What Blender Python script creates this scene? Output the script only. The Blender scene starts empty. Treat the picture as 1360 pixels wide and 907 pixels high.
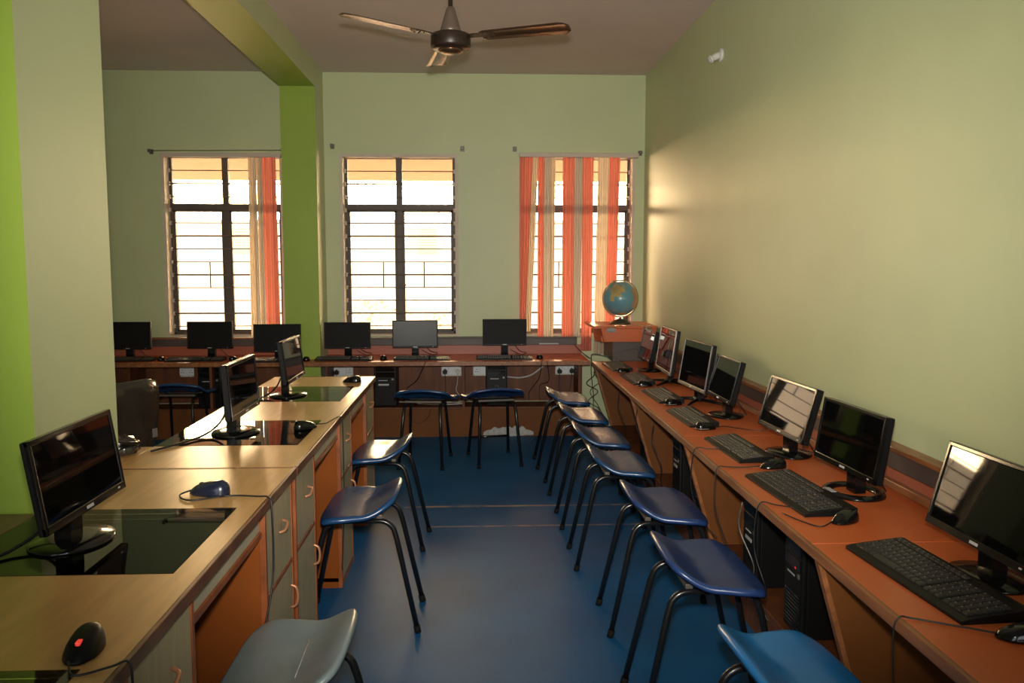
import bpy, bmesh, math, random
from mathutils import Vector, Matrix, noise
R = math.radians
random.seed(7)
SC = bpy.context.scene
COL = SC.collection
PI = math.pi

# ------------------------------------------------------------------ materials
def mat(name, color, rough=0.5, metal=0.0, var=0.0, vscale=6.0, stretch=None, bump=0.0, bscale=60.0,
        coat=0.0, spec=None, color2=None, emit=None, estr=0.0):
    m = bpy.data.materials.new(name); m.use_nodes = True
    nt = m.node_tree; b = nt.nodes['Principled BSDF']
    b.inputs['Base Color'].default_value = (*color, 1)
    b.inputs['Roughness'].default_value = rough
    b.inputs['Metallic'].default_value = metal
    if coat: b.inputs['Coat Weight'].default_value = coat; b.inputs['Coat Roughness'].default_value = 0.08
    if spec is not None: b.inputs['Specular IOR Level'].default_value = spec
    tc = nt.nodes.new('ShaderNodeTexCoord')
    if var or color2:
        mp = nt.nodes.new('ShaderNodeMapping')
        if stretch: mp.inputs['Scale'].default_value = stretch
        nt.links.new(tc.outputs['Object'], mp.inputs['Vector'])
        nz = nt.nodes.new('ShaderNodeTexNoise'); nz.inputs['Scale'].default_value = vscale
        nz.inputs['Detail'].default_value = 6
        nt.links.new(mp.outputs['Vector'], nz.inputs['Vector'])
        rp = nt.nodes.new('ShaderNodeValToRGB')
        c1 = [c * (1 - var) for c in color]; c2 = color2 or [min(1, c * (1 + var)) for c in color]
        rp.color_ramp.elements[0].color = (*c1, 1); rp.color_ramp.elements[0].position = 0.32
        rp.color_ramp.elements[1].color = (*c2, 1); rp.color_ramp.elements[1].position = 0.68
        nt.links.new(nz.outputs['Fac'], rp.inputs['Fac'])
        nt.links.new(rp.outputs['Color'], b.inputs['Base Color'])
    if bump:
        n2 = nt.nodes.new('ShaderNodeTexNoise'); n2.inputs['Scale'].default_value = bscale
        nt.links.new(tc.outputs['Object'], n2.inputs['Vector'])
        bp = nt.nodes.new('ShaderNodeBump'); bp.inputs['Strength'].default_value = bump
        bp.inputs['Distance'].default_value = 0.01
        nt.links.new(n2.outputs['Fac'], bp.inputs['Height']); nt.links.new(bp.outputs['Normal'], b.inputs['Normal'])
    if emit:
        b.inputs['Emission Color'].default_value = (*emit, 1); b.inputs['Emission Strength'].default_value = estr
    return m

M = {}
M['wall'] = mat('pale_green_paint', (.57, .63, .36), .46, var=.04, vscale=1.3, bump=.06, bscale=14)
M['ceiling'] = mat('ceiling_distemper', (.68, .58, .56), .8, var=.04, vscale=1.0)
M['green'] = mat('lime_green_paint', (.32, .45, .055), .42, var=.05, vscale=1.5, bump=.06, bscale=12)
M['redtop'] = mat('red_orange_laminate', (.60, .125, .030), .36, var=.08, vscale=3, bump=.03, bscale=90)
M['redback'] = mat('red_laminate_upright', (.42, .115, .06), .4, var=.06, vscale=4)
M['brownwood'] = mat('brown_stained_ply', (.135, .043, .015), .5, spec=.3, var=.28, vscale=5, stretch=(3, 3, .5))
M['edgewood'] = mat('varnished_edge_wood', (.27, .10, .035), .35, var=.3, vscale=9, stretch=(4, .6, 4))
M['palewood'] = mat('pale_wood_laminate', (.60, .345, .125), .30, spec=.38, var=.10, vscale=7, stretch=(5, .7, 5), bump=.02, bscale=70)
M['doorwood'] = mat('pale_grey_wood_door', (.40, .33, .20), .4, var=.10, vscale=9, stretch=(5, 5, .5))
M['orange'] = mat('orange_brown_panel', (.23, .060, .010), .6, spec=.1, var=.12, vscale=4)
M['lip'] = mat('dark_brown_lipping', (.13, .048, .018), .38, var=.3, vscale=12)
M['panelbrown'] = mat('dark_orange_brown_panel', (.15, .05, .011), .55, var=.12, vscale=4, spec=.2)
M['edgered'] = mat('red_brown_lipping', (.27, .075, .022), .38, var=.3, vscale=12)
M['trayboard'] = mat('cream_tray_board', (.46, .40, .29), .45, var=.08, vscale=6)
M['darkwood'] = mat('dark_old_wood', (.20, .125, .06), .42, var=.15, vscale=6, stretch=(4, .6, 4))
M['shelfwood'] = mat('plain_shelf_wood', (.42, .32, .20), .5, var=.12, vscale=6, stretch=(4, .6, 4))
M['trunkdark'] = mat('grey_brown_trunking', (.085, .062, .052), .45, var=.1, vscale=8)
M['white_plastic'] = mat('ivory_plastic', (.62, .60, .52), .35, var=.04)
M['switch_white'] = mat('white_switch_plastic', (.72, .74, .76), .3)
M['black'] = mat('black_plastic', (.006, .006, .006), .42, spec=.2, bump=.04, bscale=400)
M['gloss'] = mat('gloss_black_plastic', (.005, .005, .005), .14, spec=.4, coat=.1)
M['screen'] = mat('dark_glossy_screen', (.003, .003, .003), .03, spec=.40)
M['screenmatt'] = mat('dark_matt_screen', (.010, .009, .009), .5, spec=.13)
M['screensheen'] = mat('film_covered_screen', (.030, .032, .031), .30, spec=.16, bump=.10, bscale=5)
M['silver'] = mat('silver_plastic', (.27, .25, .22), .3, metal=.5)
M['greyframe'] = mat('dark_silver_plastic', (.11, .10, .09), .35, metal=.4)
M['chrome'] = mat('chrome', (.75, .74, .70), .16, metal=1.0)
M['key'] = mat('black_key_plastic', (.022, .021, .020), .42)
M['keyold'] = mat('dusty_key_plastic', (.050, .042, .032), .45)
M['legend'] = mat('pale_key_print', (.45, .43, .38), .5)
M['bluesat'] = mat('blue_moulded_plastic', (.013, .055, .15), .25, var=.10, vscale=7, bump=.015, bscale=40)
M['bluepale'] = mat('teal_blue_moulded_plastic', (.010, .15, .40), .3, var=.08, vscale=7)
M['bluedeep'] = mat('deep_blue_moulded_plastic', (.016, .042, .14), .28, var=.10, vscale=7)
M['greyseat'] = mat('grey_moulded_plastic', (.20, .25, .26), .32, var=.12, vscale=5, bump=.04, bscale=30)
M['tube'] = mat('black_steel_tube', (.010, .010, .011), .26, metal=.2, coat=.2)
M['rubber'] = mat('black_rubber', (.008, .008, .008), .8, spec=.15)
M['bracket'] = mat('grey_steel_bar', (.16, .14, .12), .4, metal=.6)
M['cable'] = mat('black_cable', (.012, .011, .011), .45)
M['cablew'] = mat('white_cable', (.55, .52, .48), .45)
M['frame'] = mat('brown_black_window_steel', (.10, .072, .055), .5)
M['jamb'] = mat('chalky_window_reveal', (.66, .57, .46), .6, var=.08, vscale=9)
M['bar'] = mat('window_grill_bar', (.17, .12, .095), .5, metal=.1)
M['rail'] = mat('cream_headrail', (.62, .52, .42), .5)
M['fan'] = mat('brown_metallic_enamel', (.16, .085, .048), .26, metal=.75)
M['fancone'] = mat('grey_brown_enamel', (.15, .115, .085), .4, metal=.3)
M['fandark'] = mat('dark_brown_enamel', (.030, .017, .011), .38, metal=.2)
M['copper'] = mat('copper_pink_handle', (.55, .25, .13), .33, metal=.4)
M['sea'] = mat('globe_sea_blue', (.15, .35, .42), .3, var=.08, coat=.4)
M['land'] = mat('globe_land_ochre', (.50, .36, .14), .28, var=.25, vscale=14, coat=.4)
M['land2'] = mat('globe_land_rust', (.48, .24, .12), .28, var=.2, vscale=14, coat=.4)
M['brass'] = mat('dull_brass', (.34, .30, .20), .3, metal=.85)
M['basedome'] = mat('olive_metal_dome', (.13, .12, .08), .3, metal=.6)
M['seatcloth'] = mat('black_office_fabric', (.018, .016, .015), .75)
M['led'] = mat('red_led', (.6, .02, .02), .3, emit=(1, .05, .03), estr=.8)
M['redlens'] = mat('red_mouse_wheel', (.5, .02, .02), .3, emit=(1, .06, .04), estr=.6)
M['sticker'] = mat('silver_sticker', (.50, .50, .50), .35)
M['dimlabel'] = mat('dimmed_paper_label', (.22, .20, .18), .6)  # white chair label, its colour darkened to offset the flash on it
M['redsticker'] = mat('red_sticker', (.42, .02, .02), .35)
M['plaster'] = mat('bare_plaster_patch', (.42, .42, .40), .9, var=.2, vscale=30, bump=.4, bscale=60)
M['bluepaint'] = mat('neighbour_wall_paint', (.80, .72, .60), .8)
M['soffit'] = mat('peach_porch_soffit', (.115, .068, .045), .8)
M['louvre'] = mat('timber_louvre', (.70, .58, .46), .7)
M['ground'] = mat('sunlit_ground', (.60, .50, .38), .9, var=.2, vscale=1.5)
M['shrub'] = mat('dusty_leaves', (.50, .43, .34), .8, var=.2, vscale=6)
M['holder'] = mat('white_holder_plastic', (.66, .64, .60), .35)

def plastic_wrap():
    m = mat('brown_grey_plastic_wrap', (.042, .034, .026), .16, var=.4, vscale=5, bump=.8, bscale=9, coat=.4)
    return m
M['wrap'] = plastic_wrap()

def glass_mat(name, tint, gloss_rough=.02, ior=1.5):
    m = bpy.data.materials.new(name); m.use_nodes = True
    nt = m.node_tree; nt.nodes.clear()
    o = nt.nodes.new('ShaderNodeOutputMaterial'); t = nt.nodes.new('ShaderNodeBsdfTransparent')
    t.inputs['Color'].default_value = (*tint, 1)
    g = nt.nodes.new('ShaderNodeBsdfGlossy'); g.inputs['Roughness'].default_value = gloss_rough
    f = nt.nodes.new('ShaderNodeFresnel'); f.inputs['IOR'].default_value = ior
    mx = nt.nodes.new('ShaderNodeMixShader')
    nt.links.new(f.outputs['Fac'], mx.inputs['Fac']); nt.links.new(t.outputs[0], mx.inputs[1]); nt.links.new(g.outputs[0], mx.inputs[2])
    nt.links.new(mx.outputs[0], o.inputs['Surface'])
    return m
M['pane'] = glass_mat('clear_window_glass', (.94, .95, .94))
M['tableglass'] = glass_mat('green_tinted_table_glass', (.86, .90, .80), .012, 1.55)

def fabric(name, color, trans):
    m = bpy.data.materials.new(name); m.use_nodes = True
    nt = m.node_tree; nt.nodes.clear()
    o = nt.nodes.new('ShaderNodeOutputMaterial'); d = nt.nodes.new('ShaderNodeBsdfDiffuse'); t = nt.nodes.new('ShaderNodeBsdfTranslucent')
    tc = nt.nodes.new('ShaderNodeTexCoord'); w = nt.nodes.new('ShaderNodeTexWave'); w.inputs['Scale'].default_value = 15
    w.inputs['Distortion'].default_value = 0
    w.bands_direction = 'X'
    nt.links.new(tc.outputs['Object'], w.inputs['Vector'])
    rp = nt.nodes.new('ShaderNodeValToRGB')
    rp.color_ramp.elements[0].color = (*[c * .78 for c in color], 1); rp.color_ramp.elements[1].color = (*color, 1)
    nt.links.new(w.outputs['Fac'], rp.inputs['Fac'])
    nt.links.new(rp.outputs['Color'], d.inputs['Color']); nt.links.new(rp.outputs['Color'], t.inputs['Color'])
    mx = nt.nodes.new('ShaderNodeMixShader'); mx.inputs['Fac'].default_value = trans
    nt.links.new(d.outputs[0], mx.inputs[1]); nt.links.new(t.outputs[0], mx.inputs[2]); nt.links.new(mx.outputs[0], o.inputs['Surface'])
    return m
M['strip_orange'] = fabric('orange_blind_fabric', (.80, .255, .185), .30)
M['strip_cream'] = fabric('cream_blind_fabric', (.78, .63, .47), .30)
M['strip_grey'] = fabric('greyish_blind_fabric', (.56, .50, .44), .28)

def floor_mat():
    m = mat('blue_vinyl_floor', (.005, .088, .23), .5, spec=.2, var=.16, vscale=2.2, bump=.03, bscale=120)
    nt = m.node_tree; b = nt.nodes['Principled BSDF']
    base = b.inputs['Base Color'].links[0].from_socket
    tc = nt.nodes.new('ShaderNodeTexCoord'); sp = nt.nodes.new('ShaderNodeSeparateXYZ')
    nt.links.new(tc.outputs['Object'], sp.inputs[0])
    prev = base
    for yc, w, x0, x1 in ((5.27, .017, -.45, 1.1), (4.86, .012, -.27, 1.1)):
        d = nt.nodes.new('ShaderNodeMath'); d.operation = 'COMPARE'; d.inputs[1].default_value = yc; d.inputs[2].default_value = w
        nt.links.new(sp.outputs['Y'], d.inputs[0])
        xm = nt.nodes.new('ShaderNodeMath'); xm.operation = 'COMPARE'; xm.inputs[1].default_value = (x0 + x1) / 2; xm.inputs[2].default_value = (x1 - x0) / 2
        nt.links.new(sp.outputs['X'], xm.inputs[0])
        nz = nt.nodes.new('ShaderNodeTexNoise'); nz.inputs['Scale'].default_value = 9; nz.inputs['Detail'].default_value = 8
        nt.links.new(tc.outputs['Object'], nz.inputs['Vector'])
        rp = nt.nodes.new('ShaderNodeValToRGB'); rp.color_ramp.elements[0].position = .38; rp.color_ramp.elements[1].position = .60
        rp.color_ramp.elements[0].color = (.25,) * 3 + (1,)
        nt.links.new(nz.outputs['Fac'], rp.inputs['Fac'])
        a = nt.nodes.new('ShaderNodeMath'); a.operation = 'MULTIPLY'; nt.links.new(d.outputs[0], a.inputs[0]); nt.links.new(xm.outputs[0], a.inputs[1])
        a2 = nt.nodes.new('ShaderNodeMath'); a2.operation = 'MULTIPLY'; nt.links.new(a.outputs[0], a2.inputs[0]); nt.links.new(rp.outputs['Color'], a2.inputs[1])
        mx = nt.nodes.new('ShaderNodeMix'); mx.data_type = 'RGBA'
        nt.links.new(a2.outputs[0], mx.inputs['Factor']); nt.links.new(prev, mx.inputs['A']); mx.inputs['B'].default_value = (.30, .24, .19, 1)
        prev = mx.outputs['Result']
    nt.links.new(prev, b.inputs['Base Color'])
    return m
M['floor'] = floor_mat()

# ------------------------------------------------------------------ mesh builder
class MB:
    def __init__(s): s.bm = bmesh.new()
    def box(s, x0, x1, y0, y1, z0, z1, bev=0.0, mi=0, mtx=None):
        if bev:
            t = bmesh.new(); vs = [t.verts.new((x, y, z)) for x in (x0, x1) for y in (y0, y1) for z in (z0, z1)]
        else:
            t = s.bm; vs = [t.verts.new((x, y, z)) for x in (x0, x1) for y in (y0, y1) for z in (z0, z1)]
        fs = []
        for f in ((0, 1, 3, 2), (4, 6, 7, 5), (0, 4, 5, 1), (2, 3, 7, 6), (0, 2, 6, 4), (1, 5, 7, 3)):
            q = t.faces.new([vs[i] for i in f]); q.material_index = mi; fs.append(q)
        if bev:
            bmesh.ops.recalc_face_normals(t, faces=t.faces[:])
            bmesh.ops.bevel(t, geom=t.edges[:], offset=bev, segments=2, profile=.6, affect='EDGES', clamp_overlap=True)
            if mtx: bmesh.ops.transform(t, matrix=mtx, verts=t.verts[:])
            s._merge(t, mi)
        elif mtx:
            bmesh.ops.transform(t, matrix=mtx, verts=vs)
        return s
    def _merge(s, t, mi):
        mp = {v: s.bm.verts.new(v.co) for v in t.verts}
        for f in t.faces:
            try:
                q = s.bm.faces.new([mp[v] for v in f.verts]); q.material_index = mi; q.smooth = f.smooth
            except ValueError: pass
        t.free()
    def prism(s, pts, axis, a, b, mi=0):
        """pts: 2-D outline extruded along axis from a to b"""
        def P(p, t):
            return {'x': (t, p[0], p[1]), 'y': (p[0], t, p[1]), 'z': (p[0], p[1], t)}[axis]
        A = [s.bm.verts.new(P(p, a)) for p in pts]; B = [s.bm.verts.new(P(p, b)) for p in pts]
        n = len(pts)
        for q in [A[::-1], B] + [[A[i], A[(i + 1) % n], B[(i + 1) % n], B[i]] for i in range(n)]:
            f = s.bm.faces.new(q); f.material_index = mi
        return s
    def tube(s, pts, r, seg=8, mi=0, cap=True):
        pts = [Vector(p) for p in pts]; rings = []
        ref = Vector((0, 0, 1))
        n = len(pts)
        for i, p in enumerate(pts):
            d = (pts[min(i + 1, n - 1)] - pts[max(i - 1, 0)])
            if d.length < 1e-9: d = Vector((0, 0, 1))
            d.normalize()
            u = ref - d * ref.dot(d)
            if u.length < .05:
                ref = Vector((1, 0, 0)) if abs(d.x) < .9 else Vector((0, 1, 0)); u = ref - d * ref.dot(d)
            u.normalize(); ref = u; v = d.cross(u)
            rr = r[i] if isinstance(r, (list, tuple)) else r
            rings.append([s.bm.verts.new(p + u * (math.cos(a) * rr) + v * (math.sin(a) * rr)) for a in [2 * PI * k / seg for k in range(seg)]])
        for i in range(n - 1):
            for k in range(seg):
                f = s.bm.faces.new([rings[i][k], rings[i][(k + 1) % seg], rings[i + 1][(k + 1) % seg], rings[i + 1][k]]); f.smooth = True; f.material_index = mi
        if cap:
            for q in (rings[0][::-1], rings[-1]): f = s.bm.faces.new(q); f.material_index = mi
        return s
    def lathe(s, prof, seg=32, c=(0, 0, 0), sx=1, sy=1, mi=0, smooth=True):
        rings = []
        for r, z in prof:
            if r < 1e-6: rings.append([s.bm.verts.new((c[0], c[1], c[2] + z))])
            else: rings.append([s.bm.verts.new((c[0] + math.cos(2 * PI * k / seg) * r * sx, c[1] + math.sin(2 * PI * k / seg) * r * sy, c[2] + z)) for k in range(seg)])
        for A, B in zip(rings, rings[1:]):
            for k in range(seg):
                k2 = (k + 1) % seg
                if len(A) == 1 and len(B) == 1: continue
                if len(A) == 1: q = [A[0], B[k2], B[k]]
                elif len(B) == 1: q = [A[k], A[k2], B[0]]
                else: q = [A[k], A[k2], B[k2], B[k]]
                f = s.bm.faces.new(q); f.smooth = smooth; f.material_index = mi
        return s
    def xf(s, m): bmesh.ops.transform(s.bm, matrix=m, verts=s.bm.verts[:]); return s
    def build(s, name, mats, parent=None, smooth=False):
        bm = s.bm
        q = parent
        while q is not None and '_o' not in q: q = q.parent
        if q is not None: bmesh.ops.translate(bm, verts=bm.verts[:], vec=-Vector(q['_o']))
        bmesh.ops.recalc_face_normals(bm, faces=bm.faces[:])
        if smooth:
            for f in bm.faces: f.smooth = True
        me = bpy.data.meshes.new(name); bm.to_mesh(me); bm.free()
        for m in (mats if isinstance(mats, (list, tuple)) else [mats]): me.materials.append(M[m] if isinstance(m, str) else m)
        o = bpy.data.objects.new(name, me); COL.objects.link(o)
        if parent is not None: o.parent = parent
        return o

def tag(o, label, cat, group=None, kind=None):
    o['label'] = label; o['category'] = cat
    if group: o['group'] = group
    if kind: o['kind'] = kind
    return o
def thing(name, label, cat, loc=(0, 0, 0), rz=0.0, group=None, world=False):
    """Empty at the base; world=True lets the parts be given in world coordinates"""
    o = bpy.data.objects.new(name, None); COL.objects.link(o); o.empty_display_size = .1
    o.location = loc; o.rotation_euler = (0, 0, rz)
    if world: WORLD[o.name] = loc; o['_o'] = list(loc)
    return tag(o, label, cat, group)
WORLD = {}
def struct(name, mb, m, parent=None):
    o = mb.build(name, m, parent)
    if parent is None: o['kind'] = 'structure'
    return o
def children(o): return [c for c in COL.objects if c.parent == o]
def dup(root, loc, rz, label, group=None, name=None):
    r = root.copy(); COL.objects.link(r); r.location = loc; r.rotation_euler = (0, 0, rz); r['label'] = label
    if group: r['group'] = group
    for c in children(root):
        d = c.copy(); COL.objects.link(d); d.parent = r
        for g in children(c):
            h = g.copy(); COL.objects.link(h); h.parent = d
    return r
def smooth_path(pts, n=6):
    """Catmull-Rom through pts"""
    P = [Vector(p) for p in pts]; P = [P[0] * 2 - P[1]] + P + [P[-1] * 2 - P[-2]]; out = []
    for i in range(1, len(P) - 2):
        for k in range(n):
            t = k / n
            out.append(.5 * ((2 * P[i]) + (P[i + 1] - P[i - 1]) * t + (2 * P[i - 1] - 5 * P[i] + 4 * P[i + 1] - P[i + 2]) * t * t + (3 * P[i] - P[i - 1] - 3 * P[i + 1] + P[i + 2]) * t ** 3))
    out.append(P[-2]); return out
def sstep(a, b, x):
    t = max(0, min(1, (x - a) / (b - a))); return t * t * (3 - 2 * t)

# ------------------------------------------------------------------ room
XL, XR, YB, YF, HC = -3.35, 1.58, 7.87, -3.0, 3.26
ZR, ZL = .70, .84         # red bench height, pale desk height
WZ0, WZ1 = .87, 2.54
WINS = [(-2.83, -1.735), (-1.228, -.145), (.42, 1.495)]
REAR = [(-2.7, -1.2), (-.5, 1.2)]
struct('floor', MB().box(XL - .2, XR + .2, YF - .2, YB + .2, -.12, 0), 'floor')
struct('ceiling', MB().box(XL - .2, XR + .2, YF - .2, YB + .2, HC, HC + .15), 'ceiling')
def wall_with_openings(y0, y1, ops, z0, z1):
    mb = MB(); x = XL - .2
    for a, b in ops:
        mb.box(x, a, y0, y1, 0, HC); mb.box(a, b, y0, y1, 0, z0); mb.box(a, b, y0, y1, z1, HC); x = b
    mb.box(x, XR + .2, y0, y1, 0, HC); return mb
struct('wall_back', wall_with_openings(YB, YB + .2, WINS, WZ0, WZ1), 'wall')
struct('wall_front', wall_with_openings(YF - .2, YF, REAR, .85, 2.75), 'wall')
struct('wall_right', MB().box(XR, XR + .2, YF, YB, 0, HC), 'wall')
struct('wall_left', MB().box(XL - .2, XL, YF, YB, 0, HC), 'wall')

def two_paint(name, x0, x1, y0, y1, z0, z1, ):
    mb = MB().box(x0, x1, y0, y1, z0, z1)
    for f in mb.bm.faces:
        c = f.calc_center_median(); f.normal_update()
        f.material_index = 1 if (abs(c.y - y0) < 1e-4) or (abs(c.z - z0) < 1e-4 and z0 > 0) else 0
    o = mb.build(name, ['wall', 'green']); o['kind'] = 'structure'; return o
two_paint('column_1', -1.80, -1.25, 2.42, 2.97, 0, HC)
two_paint('column_2', -1.662, -1.362, 7.48, YB, 0, HC)
mb = MB().box(-1.662, -1.362, YF, 7.48, 3.057, HC)
mb.box(-1.662, -1.362, 7.48, 7.481, 3.057, 3.0571)
o = two_paint('beam_1', -1.662, -1.362, 2.97, 7.48, 3.057, HC); mb.bm.free()
two_paint('beam_2', -1.662, -1.362, YF, 2.42, 3.057, HC)

# ---- windows
def window(i, x0, x1):
    yf = YB + .12
    fr = MB(); t = .035; zt = WZ0 + (WZ1 - WZ0) * .715
    xm = (x0 + x1) / 2 - .01
    for a, b, c, d in ((x0 + .02, x0 + .02 + t, WZ0, WZ1), (x1 - t - .02, x1 - .02, WZ0, WZ1)): fr.box(a, b, yf, yf + .05, c, d, .004)
    fr.box(x0, x1, yf, yf + .05, WZ0, WZ0 + t, .004); fr.box(x0, x1, yf, yf + .05, WZ1 - t, WZ1, .004)
    w = fr.build('window_%d' % i, 'frame'); w['kind'] = 'structure'
    lining = MB()
    lining.box(x0, x0 + .03, YB - .006, yf, WZ0 + .012, WZ1 - .03); lining.box(x1 - .03, x1, YB - .006, yf, WZ0 + .012, WZ1 - .03)
    lining.box(x0, x1, YB - .006, yf, WZ1 - .03, WZ1); lining.box(x0, x1, YB - .01, yf, WZ0, WZ0 + .012)
    lining.build('reveal', 'jamb', w)
    MB().box(xm - .028, xm + .028, yf - .003, yf + .052, WZ0 + t, WZ1 - t, .004).build('mullion', 'frame', w)
    MB().box(x0 + t, x1 - t, yf - .002, yf + .05, zt - .027, zt + .027, .004).build('transom', 'frame', w)
    # casement sashes
    for a, b in ((x0 + t + .02, xm - .028), (xm + .028, x1 - t - .02)):
        s = MB()
        for p, q, c, d in ((a, a + .018, WZ0 + t, zt - .027), (b - .018, b, WZ0 + t, zt - .027), (a, b, WZ0 + t, WZ0 + t + .02), (a, b, zt - .047, zt - .027)):
            s.box(p, q, yf + .005, yf + .04, c, d)
        s.build('casement_sash', 'frame', w)
        MB().box(a, b, yf + .026, yf + .030, WZ0 + t, zt - .027).build('pane', 'pane', w)
        MB().box(a, b, yf + .026, yf + .030, zt + .027, WZ1 - t).build('pane', 'pane', w)
    n = 14; step = (WZ1 - WZ0) / n
    for k in range(1, n):
        z = WZ0 + k * step - .03
        r = .0075 if k in (2, 5, 8, 12) else .0045
        MB().tube([(x0, yf - .025, z), (x1, yf - .025, z)], r, 6).build('grill_bar', 'bar', w)
    for k, xx in enumerate((x0 + .35 * (x1 - x0), x0 + .70 * (x1 - x0))):
        MB().tube([(xx, yf - .025, WZ0 + 4 * step - .03), (xx, yf - .025, WZ0 + 6 * step - .03)], .006, 6).build('grill_upright', 'bar', w)
    # small clips holding the grill in the left and right jambs
    for k in range(1, n):
        z = WZ0 + k * step - .03
        c = MB(); c.box(x0 + .028, x0 + .048, yf - .04, yf - .012, z - .018, z + .018, .003); c.box(x1 - .048, x1 - .028, yf - .04, yf - .012, z - .018, z + .018, .003)
        c.build('grill_clip', 'jamb', w)
    # inward lever handle on mullion
    MB().box(xm - .008, xm + .008, yf - .05, yf - .003, 1.33, 1.35, .002).box(xm - .01, xm + .06, yf - .058, yf - .046, 1.333, 1.347, .003).build('window_handle', 'frame', w)
    return w
for i, (a, b) in enumerate(WINS): window(i + 1, a, b)
for i, (a, b) in enumerate(REAR):
    w = MB(); t = .05
    for p, q, c, d in ((a, a + t, .85, 2.75), (b - t, b, .85, 2.75), (a, b, .85, .9), (a, b, 2.7, 2.75), ((a + b) / 2 - .03, (a + b) / 2 + .03, .9, 2.7)):
        w.box(p, q, YF - .13, YF - .08, c, d, .004)
    o = w.build('window_%d' % (i + 4), 'frame'); o['kind'] = 'structure'
    MB().box(a + t, b - t, YF - .107, YF - .103, .9, 2.7).build('pane', 'pane', o)

# curtain rod brackets
for i, (x, z, lab) in enumerate(((-2.905, 2.545, 'small dark rod bracket at the upper left of the leftmost window'),
    (-1.725, 2.56, 'small dark rod bracket between the leftmost window and the green column'),
    (-1.285, 2.60, 'small dark rod bracket right beside the green column'),
    (-.105, 2.585, 'small dark rod bracket at the upper right of the uncurtained window'),
    (.375, 2.585, 'small dark rod bracket at the upper left of the orange blind'),
    (1.535, 2.555, 'small dark rod bracket in the corner right of the orange blind'))):
    t = thing('curtain_bracket', lab, 'bracket', (x, YB, z), group='curtain rod brackets')
    MB().box(-.018, .018, -.006, 0, -.022, .022, .002).build('wall_plate', 'bracket', t)
    MB().box(-.008, .008, -.06, -.004, -.006, .006, .002).box(-.013, .013, -.064, -.046, -.012, .018, .003).build('hook', 'bracket', t)
mb = MB().tube([(-2.905, YB - .055, 2.548), (-1.725, YB - .055, 2.558)], .0035, 8)
tag(mb.build('curtain_rod', 'bracket'), 'thin bare curtain rod above the leftmost window', 'curtain rod')

# ---- vertical blinds
def strip(parent, xt0, xt1, xb0, xb1, zt, zb, y, m, wav=.006, folds=4, name='blind_strip'):
    mb = MB(); nx, nz = 24, 10; g = []
    for j in range(nz + 1):
        t = j / nz; row = []
        for i in range(nx + 1):
            u = i / nx; x = (xt0 + (xt1 - xt0) * u) * (1 - t) + (xb0 + (xb1 - xb0) * u) * t
            row.append(mb.bm.verts.new((x, y + wav * math.sin(u * folds * 2 * PI) + .003 * math.sin(3 * t + x * 9), zt + (zb - zt) * t)))
        g.append(row)
    for j in range(nz):
        for i in range(nx):
            f = mb.bm.faces.new([g[j][i], g[j][i + 1], g[j + 1][i + 1], g[j + 1][i]]); f.smooth = True
    return mb.build(name, m, parent)
XP = lambda px, y=7.80: (px - 630.2) / 1120 * y * 1.004
t = thing('vertical_blind', 'orange and cream vertical strip blind, partly open, over the window beside the right wall', 'blind', (.96, 7.8, 2.50), world=True)
MB().box(.415, 1.51, 7.775, 7.835, 2.505, 2.545, .006).build('headrail', 'rail', t)
for (a, b, c, d, pb, m) in ((690, 707, 690, 697, 447, 'strip_orange'), (706, 714.5, 696, 705, 440, 'strip_cream'), (713.5, 722, 714, 721.5, 447, 'strip_orange'),
    (721, 731, 720.5, 732, 447, 'strip_grey'), (730, 737, 731, 735, 447, 'strip_cream'), (746.5, 762, 746, 761, 448, 'strip_orange'), (761, 773, 760, 771, 448, 'strip_grey'),
    (772, 787, 772, 786, 466, 'strip_orange'), (793, 808, 789, 804, 470, 'strip_cream'), (807, 822, 803, 817, 470, 'strip_orange')):
    zb = 1.55 - (pb - 348) / 1120 * 7.8
    strip(t, XP(a), XP(b), XP(c), XP(d), 2.507, zb, 7.80 if m != 'strip_grey' else 7.806, m, .007, 3)
t = thing('vertical_blind', 'gathered orange and cream strip blind drawn to the right side of the leftmost window', 'blind', (-1.9, 7.8, 2.48), world=True)
MB().box(-2.80, -1.735, 7.775, 7.835, 2.49, 2.525, .006).build('headrail', 'rail', t)
for (a, b, c, d, m) in ((340, 346, 338, 347, 'strip_cream'), (345.5, 350, 346, 351, 'strip_grey'), (350, 353.5, 351, 354, 'strip_cream'), (353, 357.5, 354, 358, 'strip_grey'), (357, 375, 358, 376, 'strip_orange')):
    strip(t, XP(a), XP(b), XP(c), XP(d), 2.495, .885, 7.80 + random.uniform(-.006, .006), m, .008, 2)

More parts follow.
